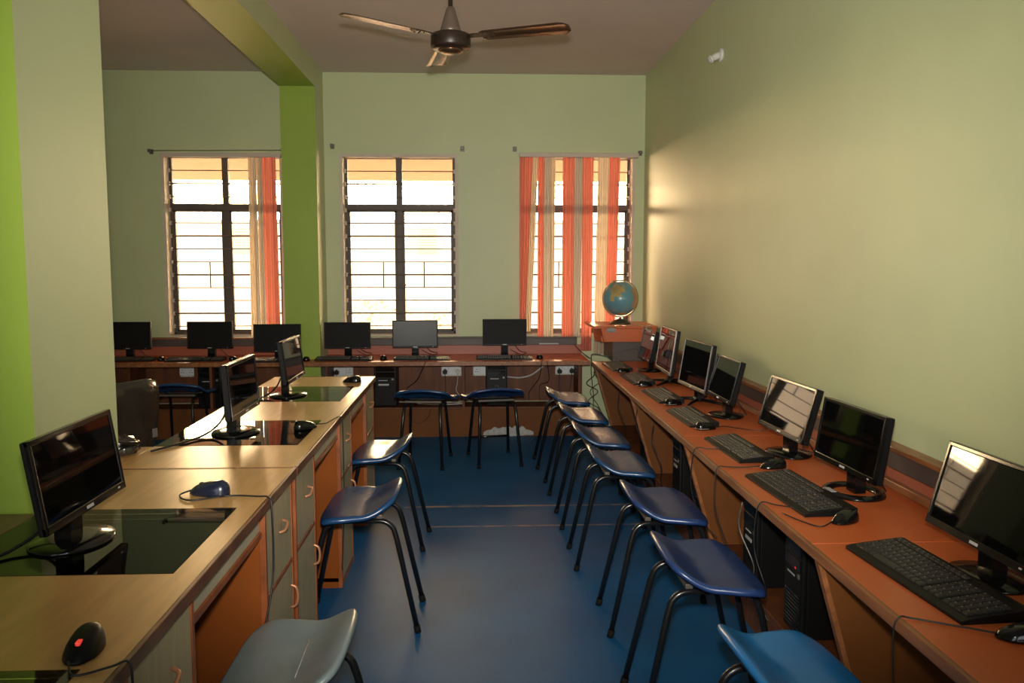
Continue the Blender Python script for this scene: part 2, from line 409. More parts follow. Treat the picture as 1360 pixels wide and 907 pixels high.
# ------------------------------------------------------------------ outside
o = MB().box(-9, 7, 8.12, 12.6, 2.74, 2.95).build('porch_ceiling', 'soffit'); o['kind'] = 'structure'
o = MB().box(-30, 30, 8.1, 40, -.4, -.3).build('ground', 'ground'); o['kind'] = 'structure'
t = thing('house', 'pale sunlit neighbouring house with timber louvres seen through the windows', 'building', (-2.4, 17, -.3), world=True)
MB().box(-12, 8, 17, 17.4, -.3, 2.4).build('wall', 'bluepaint', t)
for xc in (-4.55, -1.05):
    w = MB().box(xc - .36, xc + .36, 16.93, 17.0, 1.75, 2.3, .01).build('louvre_window', 'louvre', t)
    s = MB()
    for k in range(9): s.box(xc - .31, xc + .31, 16.90, 16.94, 1.80 + k * .052, 1.82 + k * .052)
    s.build('louvre_slats', 'bluepaint', w)
for i, (x, y, s, lab) in enumerate(((-1.7, 13.4, 1.0, 'dusty bush outside, low behind the left half of the uncurtained window'), (-.55, 12.8, .85, 'dusty bush outside, low behind the right half of the uncurtained window'))):
    t = thing('bush', lab, 'bush', (x, y, -.3), group='bushes outside the window')
    mb = MB()
    for k in range(420):
        a = random.uniform(0, 2 * PI); rr = abs(random.gauss(0, .42)) * s; z = random.uniform(.05, 1.25) * s
        d = Vector((random.gauss(0, 1), random.gauss(0, 1), random.gauss(.4, .7))).normalized(); e = d.cross(Vector((random.random(), random.random(), random.random() + .1))).normalized()
        p = Vector((math.cos(a) * rr, math.sin(a) * rr, z)); l = .09 * s
        f = mb.bm.faces.new([mb.bm.verts.new(p), mb.bm.verts.new(p + d * l * .5 + e * l * .22), mb.bm.verts.new(p + d * l), mb.bm.verts.new(p + d * l * .5 - e * l * .22)])
    mb.build('foliage', 'shrub', t)
    st = MB()
    for k in range(7):
        a = k * .9; st.tube([(0, 0, 0), (math.cos(a) * .15 * s, math.sin(a) * .15 * s, .5 * s), (math.cos(a) * .35 * s, math.sin(a) * .35 * s, 1.15 * s)], [.018 * s, .012 * s, .005 * s], 6)
    st.build('stems', 'louvre', t)

# ------------------------------------------------------------------ benches (red)
# back bench
t = thing('workbench', 'long red laminate bench running along the window wall', 'bench', (-.9, 7.5, 0), world=True)
top = MB(); top.box(-3.34, -1.67, 7.235, 7.855, ZR - .028, ZR, .004); top.box(-1.67, -1.355, 7.235, 7.475, ZR - .028, ZR, .003); top.box(-1.355, 1.0, 7.235, 7.855, ZR - .028, ZR, .004)
top.build('worktop', 'redtop', t)
e = MB(); e.box(-3.34, 1.0, 7.222, 7.235, ZR - .036, ZR + .001, .003); e.build('front_lipping', 'edgewood', t)
for a, b in ((-3.34, -1.67), (-1.355, 1.0)):
    MB().box(a, b, 7.835, 7.855, ZR, .785, .002).build('backsplash', 'redback', t)
    MB().box(a, b, 7.76, 7.78, .27, ZR - .03).build('back_panel', 'brownwood', t)
    pl = MB().box(a, b, 7.44, 7.462, 0, .25).box(a, b, 7.462, 7.76, .235, .25).build('plinth', 'panelbrown', t)
    MB().box(a, b, 7.436, 7.466, .25, .268, .004).box(a, b, 7.466, 7.76, .25, .262).build('plinth_shelf', 'brownwood', t)
for x in (-3.0, -2.3, -1.70, -1.30, -.10, .93):
    MB().box(x - .011, x + .011, 7.40 if x not in (-1.7,) else 7.40, 7.76, .27, ZR - .03, .002).build('divider', 'brownwood', t)
for a, b in ((.0, .90), (-.9, -.14)):
    MB().box(a, b, 7.738, 7.76, .622, .660, .004).build('cable_duct', mat('lavender_duct_%d' % (a > -.5), (.50, .46, .52), .45), t)
# bare plaster patch on plinth
pp = MB(); pts = []
for k in range(40):
    u = k / 39; pts.append((.075 + .45 * u, .035 + .075 * (math.sin(u * PI) ** .6) * (.55 + .9 * abs(noise.noise(Vector((u * 7, 3, 0)))))))
pts = [(.075, .004)] + pts + [(.525, .012), (.33, .0), (.2, .01)]
pp.prism(pts, 'y', 7.4385, 7.441); pp.build('bare_patch', 'plaster', t)

# wall trunking above benches
t = thing('cable_trunking', 'brown cable trunking on the window wall left of the green column', 'trunking', (-2.5, 7.86, .78), world=True)
MB().box(-3.34, -1.67, 7.80, 7.865, .785, .85, .004).build('duct_cover', 'trunkdark', t); MB().box(-3.34, -1.67, 7.79, 7.868, .85, .866, .003).build('top_rail', 'edgewood', t)
t = thing('cable_trunking', 'brown cable trunking on the window wall right of the green column', 'trunking', (-.2, 7.86, .78), world=True)
MB().box(-1.355, .955, 7.80, 7.865, .785, .85, .004).build('duct_cover', 'trunkdark', t); MB().box(-1.355, .955, 7.79, 7.868, .85, .862, .003).build('top_rail', 'trunkdark', t)
MB().box(.60, .78, 7.797, 7.8, .792, .802).build('paper_label', 'sticker', t)
t = thing('cable_trunking', 'long brown cable trunking along the right wall behind the monitors', 'trunking', (1.55, 4, .8), world=True)
MB().box(1.535, 1.58, .8, 7.13, .795, .862, .004).build('duct_cover', 'trunkdark', t); MB().box(1.522, 1.58, .8, 7.13, .862, .88, .004).build('top_rail', 'edgewood', t)
MB().box(1.545, 1.58, .8, 7.13, .712, .742, .004).build('lower_rail', 'edgewood', t)

# right bench
t = thing('workbench', 'long red orange laminate bench along the right wall carrying seven monitors', 'bench', (1.3, 4, 0), world=True)
for a, b in ((.7, 2.45), (2.452, 4.05), (4.052, 5.47), (5.472, 7.21)):
    MB().box(1.022, 1.575, a, b, ZR - .03, ZR, .003).build('worktop', 'redtop', t)
MB().box(1.008, 1.023, .7, 7.21, ZR - .032, ZR + .001, .004).build('front_lipping', 'edgewood', t)
MB().box(1.568, 1.578, .7, 7.21, ZR, .80, .002).build('backsplash', 'redback', t)
for y in (.75, 2.42, 4.03, 5.45, 7.12):
    p = MB().prism([(1.03, ZR - .04), (1.57, ZR - .04), (1.57, .0), (1.22, .0)], 'y', y - .011, y + .011).build('slanted_panel', 'panelbrown', t)
    MB().prism([(1.022, ZR - .04), (1.038, ZR - .04), (1.228, .0), (1.212, .0)], 'y', y - .014, y + .014).build('panel_edging', 'edgewood', p)
MB().box(1.17, 1.19, .77, 7.10, 0, .14).box(1.17, 1.57, .77, 7.10, .14, .158, .003).build('foot_shelf', 'brownwood', t)

# ------------------------------------------------------------------ monitors
def monitor(label, loc, rz, w=.46, h=.245, zb=.09, tilt=9, base='round', frame='gloss', scr='screen', dy=.05, group=None, bez=.014, chin=.022, depth=.038, lump=True, led=False, tilt_base=0):
    """screen looks along local -y; loc is the middle of the foot on its support"""
    t = thing('monitor', label, 'monitor', loc, rz, group)
    T = Matrix.Translation((0, -dy, zb)) @ Matrix.Rotation(-R(tilt), 4, 'X')
    hw = w / 2
    ca = MB()
    ca.box(-hw, hw, .004, depth * .85, 0, h, .005)
    ca.box(-hw * .80, hw * .80, depth * .5, depth * 1.15, h * .08, h * .92, .010)
    if lump: ca.box(-hw * .40, hw * .40, depth * .9, depth * 1.45, h * .12, h * .72, .012)
    ca.xf(T).build('back_shell', 'black', t)
    bz = MB()
    bz.box(-hw, -hw + bez, 0, .012, 0, h, .003); bz.box(hw - bez, hw, 0, .012, 0, h, .003)
    bz.box(-hw, hw, 0, .012, h - bez, h, .003); bz.box(-hw, hw, 0, .012, 0, chin, .003)
    b = bz.xf(T).build('bezel', frame, t)
    MB().box(-.018, .018, -.0012, .0005, chin * .3, chin * .65).xf(T).build('badge', 'sticker', b)
    MB().box(hw - .05, hw - .04, -.001, .0005, chin * .4, chin * .6).xf(T).build('power_light', 'switch_white' if led else 'sticker', b)
    MB().box(-hw + bez, hw - bez, .0035, .006, chin, h - bez).xf(T).build('screen', scr, t)
    # neck
    nk = MB(); zj = zb + h * .35
    nk.prism([(-.012, .006), (.030, .006), (.030 + 0.0, zj), (-dy + .045, zj), (-dy + .038, zb - .005), (-.012, zb * .5)], 'x', -.032, .032)
    nk.build('neck', 'gloss', t)
    if base == 'round':
        MB().lathe([(0, 0), (.118, 0), (.122, .004), (.118, .009), (.06, .015), (0, .017)], 40, sx=1, sy=.80).build('foot', 'gloss', t)
    elif base == 'ring':
        mb = MB(); n = 40; rings = []
        for k in range(n):
            a = 2 * PI * k / n; c = Vector((math.cos(a) * .105, math.sin(a) * .088, 0)); rd = Vector((math.cos(a), math.sin(a), 0))
            rings.append([mb.bm.verts.new(c + rd * p[0] + Vector((0, 0, p[1]))) for p in ((-.02, 0), (.02, 0), (.02, .006), (.012, .014), (-.012, .014), (-.02, .006))])
        for k in range(n):
            for j in range(6):
                f = mb.bm.faces.new([rings[k][j], rings[k][(j + 1) % 6], rings[(k + 1) % n][(j + 1) % 6], rings[(k + 1) % n][j]]); f.smooth = True
        fo = mb.build('foot', 'gloss', t)
        MB().box(-.03, .03, -.100, -.080, .0142, .0155).build('paper_label', 'sticker', fo)
    elif base == 'vee':
        mb = MB()
        for s in (-1, 1):
            for e in (-1, 1):
                mb.tube([(s * .02, e * .008, .018), (s * .10, e * .075, .010), (s * .15, e * .11, .006)], [.011, .008, .006], 8)
        mb.box(-.035, .035, -.022, .022, .006, .03, .006)
        mb.build('foot', 'black', t)
    else:
        MB().box(-.10, .10, -.075, .075, 0, .012, .005).build('foot', 'gloss', t)
    return t

def cable(pts, r=.0028, n=6): return MB().tube(smooth_path(pts, n), r, 6)
G_R, G_L, G_B = 'monitors on the right bench', 'monitors on the pale desks', 'monitors on the window bench'
FR, FL = -PI / 2, PI / 2
rm = [
 ('wide black monitor nearest the camera on the red bench, cut by the picture edge', (1.385, 2.15, ZR), FR + R(1.0), dict(w=.47, h=.25, zb=.088, tilt=15, base='round')),
 ('black monitor on an open ring-shaped foot with a white label, right bench', (1.40, 3.00, ZR), FR + R(3), dict(w=.46, h=.238, zb=.09, tilt=9, base='ring', scr='screen', frame='gloss')),
 ('black monitor mirroring the bright window panes, right bench, behind a round foot', (1.395, 3.64, ZR), FR + R(2.5), dict(w=.485, h=.24, zb=.095, tilt=15, base='round', led=True)),
 ('small black monitor with shiny rim on round foot, right bench, next to the silver-framed one', (1.395, 4.58, ZR), FR + R(.8), dict(w=.42, h=.238, zb=.095, tilt=14, base='round', led=True)),
 ('large silver-framed monitor with dull dark screen, right bench', (1.365, 5.06, ZR), FR + R(4), dict(w=.49, h=.29, zb=.085, tilt=9, base='vee', frame='greyframe', scr='screen', lump=False, bez=.008)),
 ('tall silver-framed monitor mirroring an orange blind, second from the wooden box', (1.37, 5.86, ZR), FR - R(1.5), dict(w=.52, h=.31, zb=.085, tilt=8, base='vee', frame='silver', lump=False, bez=.010)),
 ('black monitor with a pale sticker at the far end of the right bench', (1.375, 6.55, ZR), FR, dict(w=.44, h=.24, zb=.09, tilt=12, base='round', led=True)),
]
RM = []
for lab, loc, rz, kw in rm:
    t = monitor(lab, loc, rz, group=G_R, **kw); RM.append(t)
    # lead from the back of the monitor to the trunking (local +y is towards the wall)
    s = 1 if rz > -1.6 else 1
    cable([(.045, .03, kw['zb'] + .03), (.055, .085, .035), (.01, .115, .006), (-.06, .10, .0045), (-.13, .125, .006)]).build('cable', 'cable', t)
T = Matrix.Translation((0, -.05, .09)) @ Matrix.Rotation(-R(12), 4, 'X')
MB().box(-.10, .04, -.001, .001, .218, .236).xf(T).build('paper_label', 'sticker', RM[6])

lm = [
 ('black monitor on the near pale desk glass, before the near column', (-1.03, 2.15, ZL), FL, dict(depth=.024, w=.44, h=.225, zb=.082, tilt=9, base='round')),
 ('black monitor seen edge-on in the middle of the pale desk row', (-1.00, 3.53, ZL), FL, dict(w=.42, h=.225, zb=.085, tilt=4, base='round')),
 ('black monitor reflecting windows, far end of the pale desk row', (-1.00, 4.53, ZL), FL, dict(w=.43, h=.225, zb=.085, tilt=7, base='round')),
]
LM = [monitor(lab, loc, rz, group=G_L, **kw) for lab, loc, rz, kw in lm]
for t, off in zip(LM, (0, 1, 0)):
    cable([(.03, .03, .13), (.0, .06, .05), (-.10, .10, .012), (-.25, .16, .006), (-.36, .215, .005)], .0045).build('cable', 'cable', t)

bm_ = [
 ('dark monitor at the far left of the window bench, half hidden by the near column', -3.06, 7.60, .40, .243, .086, 0, 'screenmatt'),
 ('dark monitor in front of the leftmost window', -2.345, 7.60, .40, .24, .09, R(-2), 'screenmatt'),
 ('dark monitor overlapping the gathered blind and the green column', -1.70, 7.36, .40, .24, .083, R(1), 'screenmatt'),
 ('dark monitor just right of the green column', -1.135, 7.60, .41, .235, .085, R(1), 'screenmatt'),
 ('shiny film-covered monitor with a bright glare streak below the uncurtained window', -.535, 7.60, .405, .247, .089, R(4), 'screensheen'),
 ('dark monitor standing alone between the uncurtained window and the orange blind', .27, 7.60, .395, .236, .108, R(0), 'screenmatt'),
]
for lab, x, y, w, h, zb, rz, sc in bm_:
    t = monitor(lab, (x, y, ZR), rz, w=w, h=h, zb=zb, tilt=3, base='plate', scr=sc, frame='black', group=G_B, bez=.009, chin=.016)
    cable([(.08, .02, zb + .02), (.14, .03, .05), (.20, .06, .03), (.16, .09, .01), (.10, .12, .03), (.06, .15, .05)] if x > -1.3 else [(.05, .03, .10), (.12, .05, .02), (.15, .08, .006)]).build('cable', 'cable', t)

# ------------------------------------------------------------------ keyboards and mice
def keyboard_proto(name, L, D, keymat, label, group):
    """long axis local x, user side -y"""
    t = thing(name, label, 'keyboard', (0, 0, 0), 0, group)
    mb = MB(); hl = L / 2; hd = D / 2
    pts = [(-hd, 0), (hd, 0), (hd, .026), (hd - .012, .028), (-hd + .02, .014), (-hd, .009)]
    mb.prism(pts, 'x', -hl, hl)
    mb.build('base', 'black', t)
    zs = lambda y: .0135 + (y + hd - .02) / (D - .032) * .014
    def block(x0, x1, y0, y1, nx, ny, nm):
        k = MB(); dx = (x1 - x0) / nx; dy = (y1 - y0) / ny
        for j in range(ny):
            for i in range(nx):
                a, b, c, d = x0 + i * dx + .0012, x0 + (i + 1) * dx - .0012, y0 + j * dy + .0012, y0 + (j + 1) * dy - .0012
                if nm == 'main' and j == 0:
                    if 4 <= i <= 8:
                        if i > 4: continue
                        b = x0 + 9 * dx - .0012
                z = zs((c + d) / 2); q = .0022
                lo = [k.bm.verts.new(p) for p in ((a, c, z - .004), (b, c, z - .004), (b, d, z - .003), (a, d, z - .003))]
                hi = [k.bm.verts.new(p) for p in ((a + q, c + q, z + .0055), (b - q, c + q, z + .0055), (b - q, d - q, z + .006), (a + q, d - q, z + .006))]
                k.bm.faces.new(hi)
                for m in range(4): k.bm.faces.new([lo[m], lo[(m + 1) % 4], hi[(m + 1) % 4], hi[m]])
                if not (nm == 'main' and j == 0) :
                    e = .0063; xa = a + q + .0015; ya = d - q - .0055
                    f = k.bm.faces.new([k.bm.verts.new(p) for p in ((xa, ya, z + e), (xa + .0038, ya, z + e), (xa + .0038, ya + .0038, z + e + .0001), (xa, ya + .0038, z + e + .0001))]); f.material_index = 1
        return k
    m = .014; gap = .012; w = L - 2 * m - 2 * gap
    x1 = -hl + m + w * .66; x2 = x1 + gap + w * .14; 
    y0, y1 = -hd + .022, hd - .044
    block(-hl + m, x1, y0, y1, 14, 5, 'main').build('letter_keys', [keymat, 'legend'], t)
    block(-hl + m, x1, hd - .036, hd - .018, 14, 1, 'fn').build('function_keys', [keymat, 'legend'], t)
    block(x1 + gap, x2, y0, y1, 3, 5, 'nav').build('cursor_keys', [keymat, 'legend'], t)
    block(x2 + gap, hl - m, y0, y1, 4, 5, 'num').build('number_keys', [keymat, 'legend'], t)
    return t
def mouse_proto(label, group, body='gloss', wheel='rubber', name='mouse', rim=None):
    """cable end points to local +y"""
    t = thing(name, label, 'mouse', (0, 0, 0), 0, group)
    mb = MB(); nu, nv = 24, 10; rows = []
    for j in range(nv + 1):
        ph = (j / nv) * PI / 2; row = []
        for i in range(nu):
            a = 2 * PI * i / nu; cx, cy = math.cos(a), math.sin(a)
            rx = .031 * abs(cx) ** .8 * (1 if cx > 0 else -1); ry = .056 * abs(cy) ** .85 * (1 if cy > 0 else -1)
            k = math.cos(ph) ** .55; y = ry * k - .006 * math.sin(ph)
            row.append(mb.bm.verts.new((rx * k * (1 - .1 * (cy > .5)), y, .002 + .034 * math.sin(ph) * (1 - .35 * (y / .056)))))
        rows.append(row)
    for j in range(nv):
        for i in range(nu):
            f = mb.bm.faces.new([rows[j][i], rows[j][(i + 1) % nu], rows[j + 1][(i + 1) % nu], rows[j + 1][i]]); f.smooth = True
    mb.bm.faces.new(rows[0][::-1]); mb.bm.faces.new(rows[-1])
    bmesh.ops.remove_doubles(mb.bm, verts=mb.bm.verts[:], dist=1e-5)
    mb.build('shell', body, t)
    w = MB().lathe([(0, -.004), (.0085, -.004), (.0095, 0), (.0085, .004), (0, .004)], 16); w.xf(Matrix.Translation((0, .022, .0235)) @ Matrix.Rotation(PI / 2, 4, 'Y')); w.build('scroll_wheel', wheel, t)
    if rim:
        r = MB(); p = [(math.cos(a) * .0318, math.sin(a) * .0572 , .008) for a in [PI + PI * k / 16 for k in range(17)]]; r.tube(p, .0022, 6); r.build('rim', rim, t)
    return t
GK, GM = 'keyboards on the right bench', 'mice on the right bench'
kb_big = keyboard_proto('keyboard', .54, .185, 'key', 'large black keyboard nearest the camera on the red bench', GK)
kb_big.location = (1.215, 2.14, ZR); kb_big.rotation_euler.z = FR + R(4)
k2 = dup(kb_big, (1.18, 2.985, ZR), FR + R(3), 'black keyboard in front of the ring-footed monitor', GK)
kb_old = keyboard_proto('keyboard', .49, .155, 'keyold', 'dusty keyboard in front of the monitor that mirrors window panes', GK)
kb_old.location = (1.19, 3.72, ZR); kb_old.rotation_euler.z = FR + R(2)
kp = [(1.18, 4.50, 'brownish keyboard before the small shiny-rimmed monitor'), (1.185, 5.245, 'brownish keyboard before the large dull silver-framed monitor'),
      (1.175, 6.02, 'brownish keyboard before the tall silver-framed monitor, third from the wooden box end'), (1.155, 6.76, 'keyboard at the far end of the red bench nearest the wooden box')]
for x, y, lab in kp: dup(kb_old, (x, y, ZR), FR + R(1.5), lab, GK)
m0 = mouse_proto('black mouse at the lower right corner, cut by the picture edge', GM)
m0.location = (1.235, 1.785, ZR); m0.rotation_euler.z = R(75)
m2 = dup(m0, (1.214, 2.655, ZR), R(120), 'black mouse below the near end of the keyboard before the ring-footed monitor', GM)
m3 = dup(m0, (1.235, 3.385, ZR), R(95), 'black mouse behind the round-footed window-mirroring monitor\'s keyboard', GM)
m4 = mouse_proto('black mouse with silver rim at the end of the keyboard before the small shiny monitor', GM, rim='silver')
m4.location = (1.18, 4.205, ZR); m4.rotation_euler.z = R(-75)
for (x, y, a, lab) in ((1.19, 4.945, -72, 'silver-rimmed mouse at the end of the keyboard before the dull silver-framed monitor'), (1.175, 5.715, -75, 'silver-rimmed mouse at the end of the keyboard before the tall silver-framed monitor'),
                       (1.155, 6.455, -70, 'silver-rimmed mouse at the end of the farthest keyboard near the wooden box')):
    dup(m4, (x, y, ZR), R(a), lab, GM)
# keyboards on window bench
GKB, GMB = 'keyboards on the window bench', 'mice on the window bench'
for x, y, rz, lab in ((-3.02, 7.40, 3, 'keyboard at the far left of the window bench beside the near column'), (-2.42, 7.39, 2, 'keyboard before the monitor in front of the leftmost window'),
                  (-1.78, 7.30, 0, 'keyboard before the monitor that overlaps the green column'), (-1.14, 7.38, -1, 'keyboard before the monitor just right of the green column'),
                  (-.46, 7.39, 0, 'keyboard before the shiny film-covered monitor'), (.26, 7.40, 0, 'keyboard before the lone monitor left of the orange blind')):
    dup(kb_old, (x, y, ZR), R(rz), lab, GKB)
for x, y, a, lab in ((-2.72, 7.41, 10, 'mouse between the two leftmost keyboards of the window bench'), (-2.10, 7.41, -10, 'mouse right of the keyboard before the leftmost window'), (-1.46, 7.36, 5, 'mouse in front of the green column'),
                     (-.80, 7.41, 0, 'mouse between the green column keyboard and the shiny monitor keyboard'), (.575, 7.42, 0, 'mouse right of the lone keyboard by the orange blind')):
    dup(m0, (x, y, ZR), R(a), lab, GMB)
# mice of the pale desks
GML = 'mice on the pale desks'
ma = mouse_proto('black mouse with a glowing red wheel on the nearest corner of the pale desk', GML, body='black', wheel='redlens')
ma.location = (-.715, 1.515, ZL); ma.rotation_euler.z = R(185)
w = MB().box(-.005, .005, .010, .030, .028, .0325, .002); w.build('glowing_window', 'redlens', ma)
mb_ = mouse_proto('dark blue-black mouse on the near pale desk beside the seam', GML, body=mat('blue_black_plastic', (.012, .016, .035), .25, coat=.2))
mb_.scale = (1.15, 1.2, 1.15); mb_.location = (-.815, 2.575, ZL); mb_.rotation_euler.z = R(70)
mc = dup(m0, (-.725, 3.60, ZL), R(-40), 'black mouse at the corner of the middle glass inlay', GML)
md = dup(m0, (-.73, 5.01, ZL), R(80), 'black mouse at the far end of the pale desk row', GML)
# mouse and keyboard leads, in each thing's own space
def lead(t, pts, r=.0024, m='cable'):
    T = Matrix.LocRotScale(t.location, t.rotation_euler, t.scale).inverted()
    mb = MB().tube([T @ p for p in smooth_path(pts, 6)], r, 6); mb.build('cable', m, t)
z = ZR + .004
lead(m0, [(1.185, 1.80, z + .006), (1.11, 1.86, z), (1.04, 1.90, z), (1.012, 1.905, ZR + .004), (1.0, 1.905, .66), (1.01, 1.90, .5), (1.06, 1.88, .3)])
lead(m2, [(1.17, 2.64, z + .006), (1.11, 2.60, z), (1.07, 2.66, z), (1.04, 2.75, z)])
lead(m3, [(1.18, 3.385, z + .006), (1.12, 3.39, z), (1.05, 3.40, z), (1.010, 3.40, ZR + .004), (.998, 3.40, .66), (1.0, 3.39, .52), (1.06, 3.36, .34)])
lead(k2, [(1.095, 2.80, ZR + .008), (1.05, 2.85, z), (1.012, 2.88, ZR + .004), (.998, 2.89, .65), (1.0, 2.90, .52), (1.03, 2.86, .40), (1.06, 2.95, .34)])
lead(kb_old, [(1.112, 3.72, ZR + .008), (1.06, 3.74, z), (1.012, 3.76, ZR + .004), (.998, 3.77, .65), (1.0, 3.78, .5), (1.05, 3.76, .36), (1.10, 3.70, .3)])
lead(m4, [(1.24, 4.22, z + .006), (1.30, 4.26, z), (1.36, 4.20, z), (1.46, 4.15, z), (1.535, 4.15, .76)])
lead(ma, [(-.715, 1.455, ZL + .012), (-.69, 1.42, ZL + .004), (-.64, 1.45, ZL + .004), (-.618, 1.47, ZL + .003), (-.612, 1.47, .80), (-.615, 1.48, .6)])
lead(mb_, [(-.870, 2.594, ZL + .012), (-.90, 2.56, ZL + .004), (-.85, 2.50, ZL + .004), (-.75, 2.545, ZL + .004), (-.66, 2.535, ZL + .004), (-.622, 2.52, ZL + .003), (-.612, 2.51, .80), (-.612, 2.50, .6), (-.63, 2.42, .45), (-.68, 2.36, .3), (-.70, 2.35, .1)])
lead(mc, [(-.690, 3.65, ZL + .012), (-.66, 3.70, ZL + .004), (-.64, 3.80, ZL + .004), (-.620, 3.87, ZL + .003), (-.612, 3.88, .80), (-.612, 3.89, .6), (-.615, 3.90, .4), (-.63, 3.90, .1)])

# ------------------------------------------------------------------ pale desk row
def pale_desk(label, y0, y1, cabs, knees, glasses, seam_near):
    X0, X1 = -1.243, -.632
    t = thing('computer_desk', label, 'desk', (-.93, (y0 + y1) / 2, 0), world=True, group='pale wooden computer desks')
    top = MB(); zt0 = ZL - .026
    xs = -.692
    top.box(xs, X1, y0, y1, zt0, ZL)
    y = y0
    for a, b in glasses: top.box(X0, xs, y, a, zt0, ZL); y = b
    top.box(X0, xs, y, y1, zt0, ZL)
    top.build('desktop', 'palewood', t)
    e = MB(); e.box(X1, X1 + .012, y0, y1, zt0 - .004, ZL + .001, .003); e.build('front_lipping', 'lip', t); MB().box(X0, X1, y1 - .010, y1 + .001, zt0, ZL + .0012).build('end_lipping', 'lip', t)
    for a, b in glasses:
        MB().box(X0 + .004, xs - .001, a + .001, b - .001, ZL - .007, ZL + .0008).build('glass_inlay', 'tableglass', t)
        sh = MB(); sh.box(X0, xs, a - .01, b + .01, .70, .712); sh.box(X0, X0 + .012, a, b, .712, zt0); sh.box(xs - .006, xs, a, b, .712, zt0); sh.box(X0, xs, a - .01, a, .712, zt0); sh.box(X0, xs, b, b + .01, .712, zt0)
        sh.build('monitor_shelf', 'shelfwood', t)
    MB().box(X0, X0 + .015, y0, y1, .02, zt0).build('back_panel', 'orange', t)
    for a, b in cabs:
        c = MB(); f = X1 - .004
        c.box(X0 + .015, f - .018, a, a + .018, .0, zt0); c.box(X0 + .015, f - .018, b - .018, b, 0, zt0)
        c.box(X0 + .015, f - .018, a, b, .03, .048)
        car = c.build('pedestal', 'orange', t)
        fr = MB(); fr.box(f - .018, f + .002, a - .001, a + .016, 0, zt0 - .012, .002); fr.box(f - .018, f + .002, b - .016, b + .001, 0, zt0 - .012, .002); fr.box(f - .018, f + .001, a + .016, b - .016, .516, .532, .002); fr.box(f - .018, f, a + .016, b - .016, 0, .03)
        fr.build('front_frame', 'edgered', car)
        d = MB().box(f - .016, f - .001, a + .018, b - .018, .534, zt0 - .014, .002).build('drawer', 'doorwood', t)
        yc = (a + b) / 2 + .02; zc = .69
        hd = smooth_path([(f, yc - .030, zc - .012), (f + .016, yc - .020, zc - .008), (f + .019, yc, zc), (f + .016, yc + .02, zc + .008), (f, yc + .030, zc + .012)], 5)
        MB().tube(hd, .005, 8).build('drawer_handle', 'copper', d)
        dd = MB().box(f - .016, f - .001, a + .018, b - .018, .032, .514, .002).build('cabinet_door', 'doorwood', t)
        yh = b - .05
        hd = smooth_path([(f, yh, .365), (f + .018, yh, .375), (f + .024, yh, .405), (f + .018, yh, .435), (f, yh, .445)], 5)
        MB().tube(hd, .005, 8).build('door_handle', 'copper', dd)
    for a, b in knees:
        tr = MB(); tr.box(-1.0, -.655, a + .012, b - .012, .742, .754); tr.box(-.665, -.650, a + .004, b - .004, .742, .787, .002)
        tr.build('keyboard_tray', 'trayboard', t)
        MB().box(-.668, -.644, a + .004, b - .004, .722, .742, .003).build('tray_edging', 'edgered', t)
        for yy in (a + .006, b - .006): MB().box(-.96, -.66, yy - .005, yy + .005, .756, .772).build('tray_runner', 'chrome', t)
        MB().box(-1.02, -1.0, a, b, .02, .70).build('knee_panel', 'orange', t)
    return t
pale_desk('near pale wooden desk with dark glass inlay, cut by the bottom left of the picture', .60, 2.915, [(.60, .95), (1.49, 1.866), (2.515, 2.895)], [(.95, 1.49), (1.866, 2.515)], [(.93, 1.45), (1.907, 2.43)], True)
pale_desk('far pale wooden double desk with two glass inlays behind the seam', 2.925, 5.27, [(2.945, 3.31), (3.94, 4.31), (4.89, 5.265)], [(3.31, 3.94), (4.31, 4.89)], [(3.277, 3.80), (4.319, 4.849)], False)
dup(kb_big, (-.80, 3.62, .755), FL, 'black keyboard pushed into the tray of the far pale desk', 'keyboards in desk trays')
# darker desk back to back, in front of near column, and the stub behind the column
t = thing('desk', 'dark worn wooden desk top in front of the green face of the near column', 'desk', (-1.55, 1.4, 0), world=True)
MB().box(-1.88, -1.252, .6, 2.41, ZL - .028, ZL - .004, .003).build('desktop', 'darkwood', t)
for y in (.62, 1.5, 2.37): MB().box(-1.84, -1.27, y, y + .02, 0, ZL - .028).build('side_panel', 'orange', t)
MB().box(-1.275, -1.257, .64, 2.37, .1, ZL - .03).build('back_panel', 'orange', t)
t = thing('desk', 'short wooden desk end tucked behind the near column', 'desk', (-1.5, 3.1, 0), world=True)
MB().box(-1.88, -1.252, 2.98, 3.29, ZL - .028, ZL - .004, .003).build('desktop', 'palewood', t)
for y in (2.99, 3.26): MB().box(-1.84, -1.27, y, y + .018, 0, ZL - .028).build('side_panel', 'orange', t)

t = thing('cable_bundle', 'small dark coil of cable in crumpled plastic on the short desk end', 'cable bundle', (-1.335, 3.15, ZL - .004))
b = MB()
for k in range(5):
    a0 = k * 1.1; tl = .35 * math.sin(k * 2.1)
    b.tube([(math.cos(a) * (.055 + .006 * k), math.sin(a) * (.045 + .004 * k), .022 + .008 * k + .012 * math.sin(a + a0) + tl * .01) for a in [2 * PI * q / 24 for q in range(25)]], .007, 6)
b.build('coil', 'gloss', t)
b = MB(); b.lathe([(0, .045), (.03, .062), (.055, .052), (.07, .03), (.078, .008), (.06, 0)], 26, (0, .02, 0))
for v in b.bm.verts: v.co += Vector((noise.noise(v.co * 40), noise.noise(v.co * 40 + Vector((5, 0, 0))), abs(noise.noise(v.co * 40 + Vector((0, 9, 0)))))) * .016
b.build('wrapping', 'wrap', t)
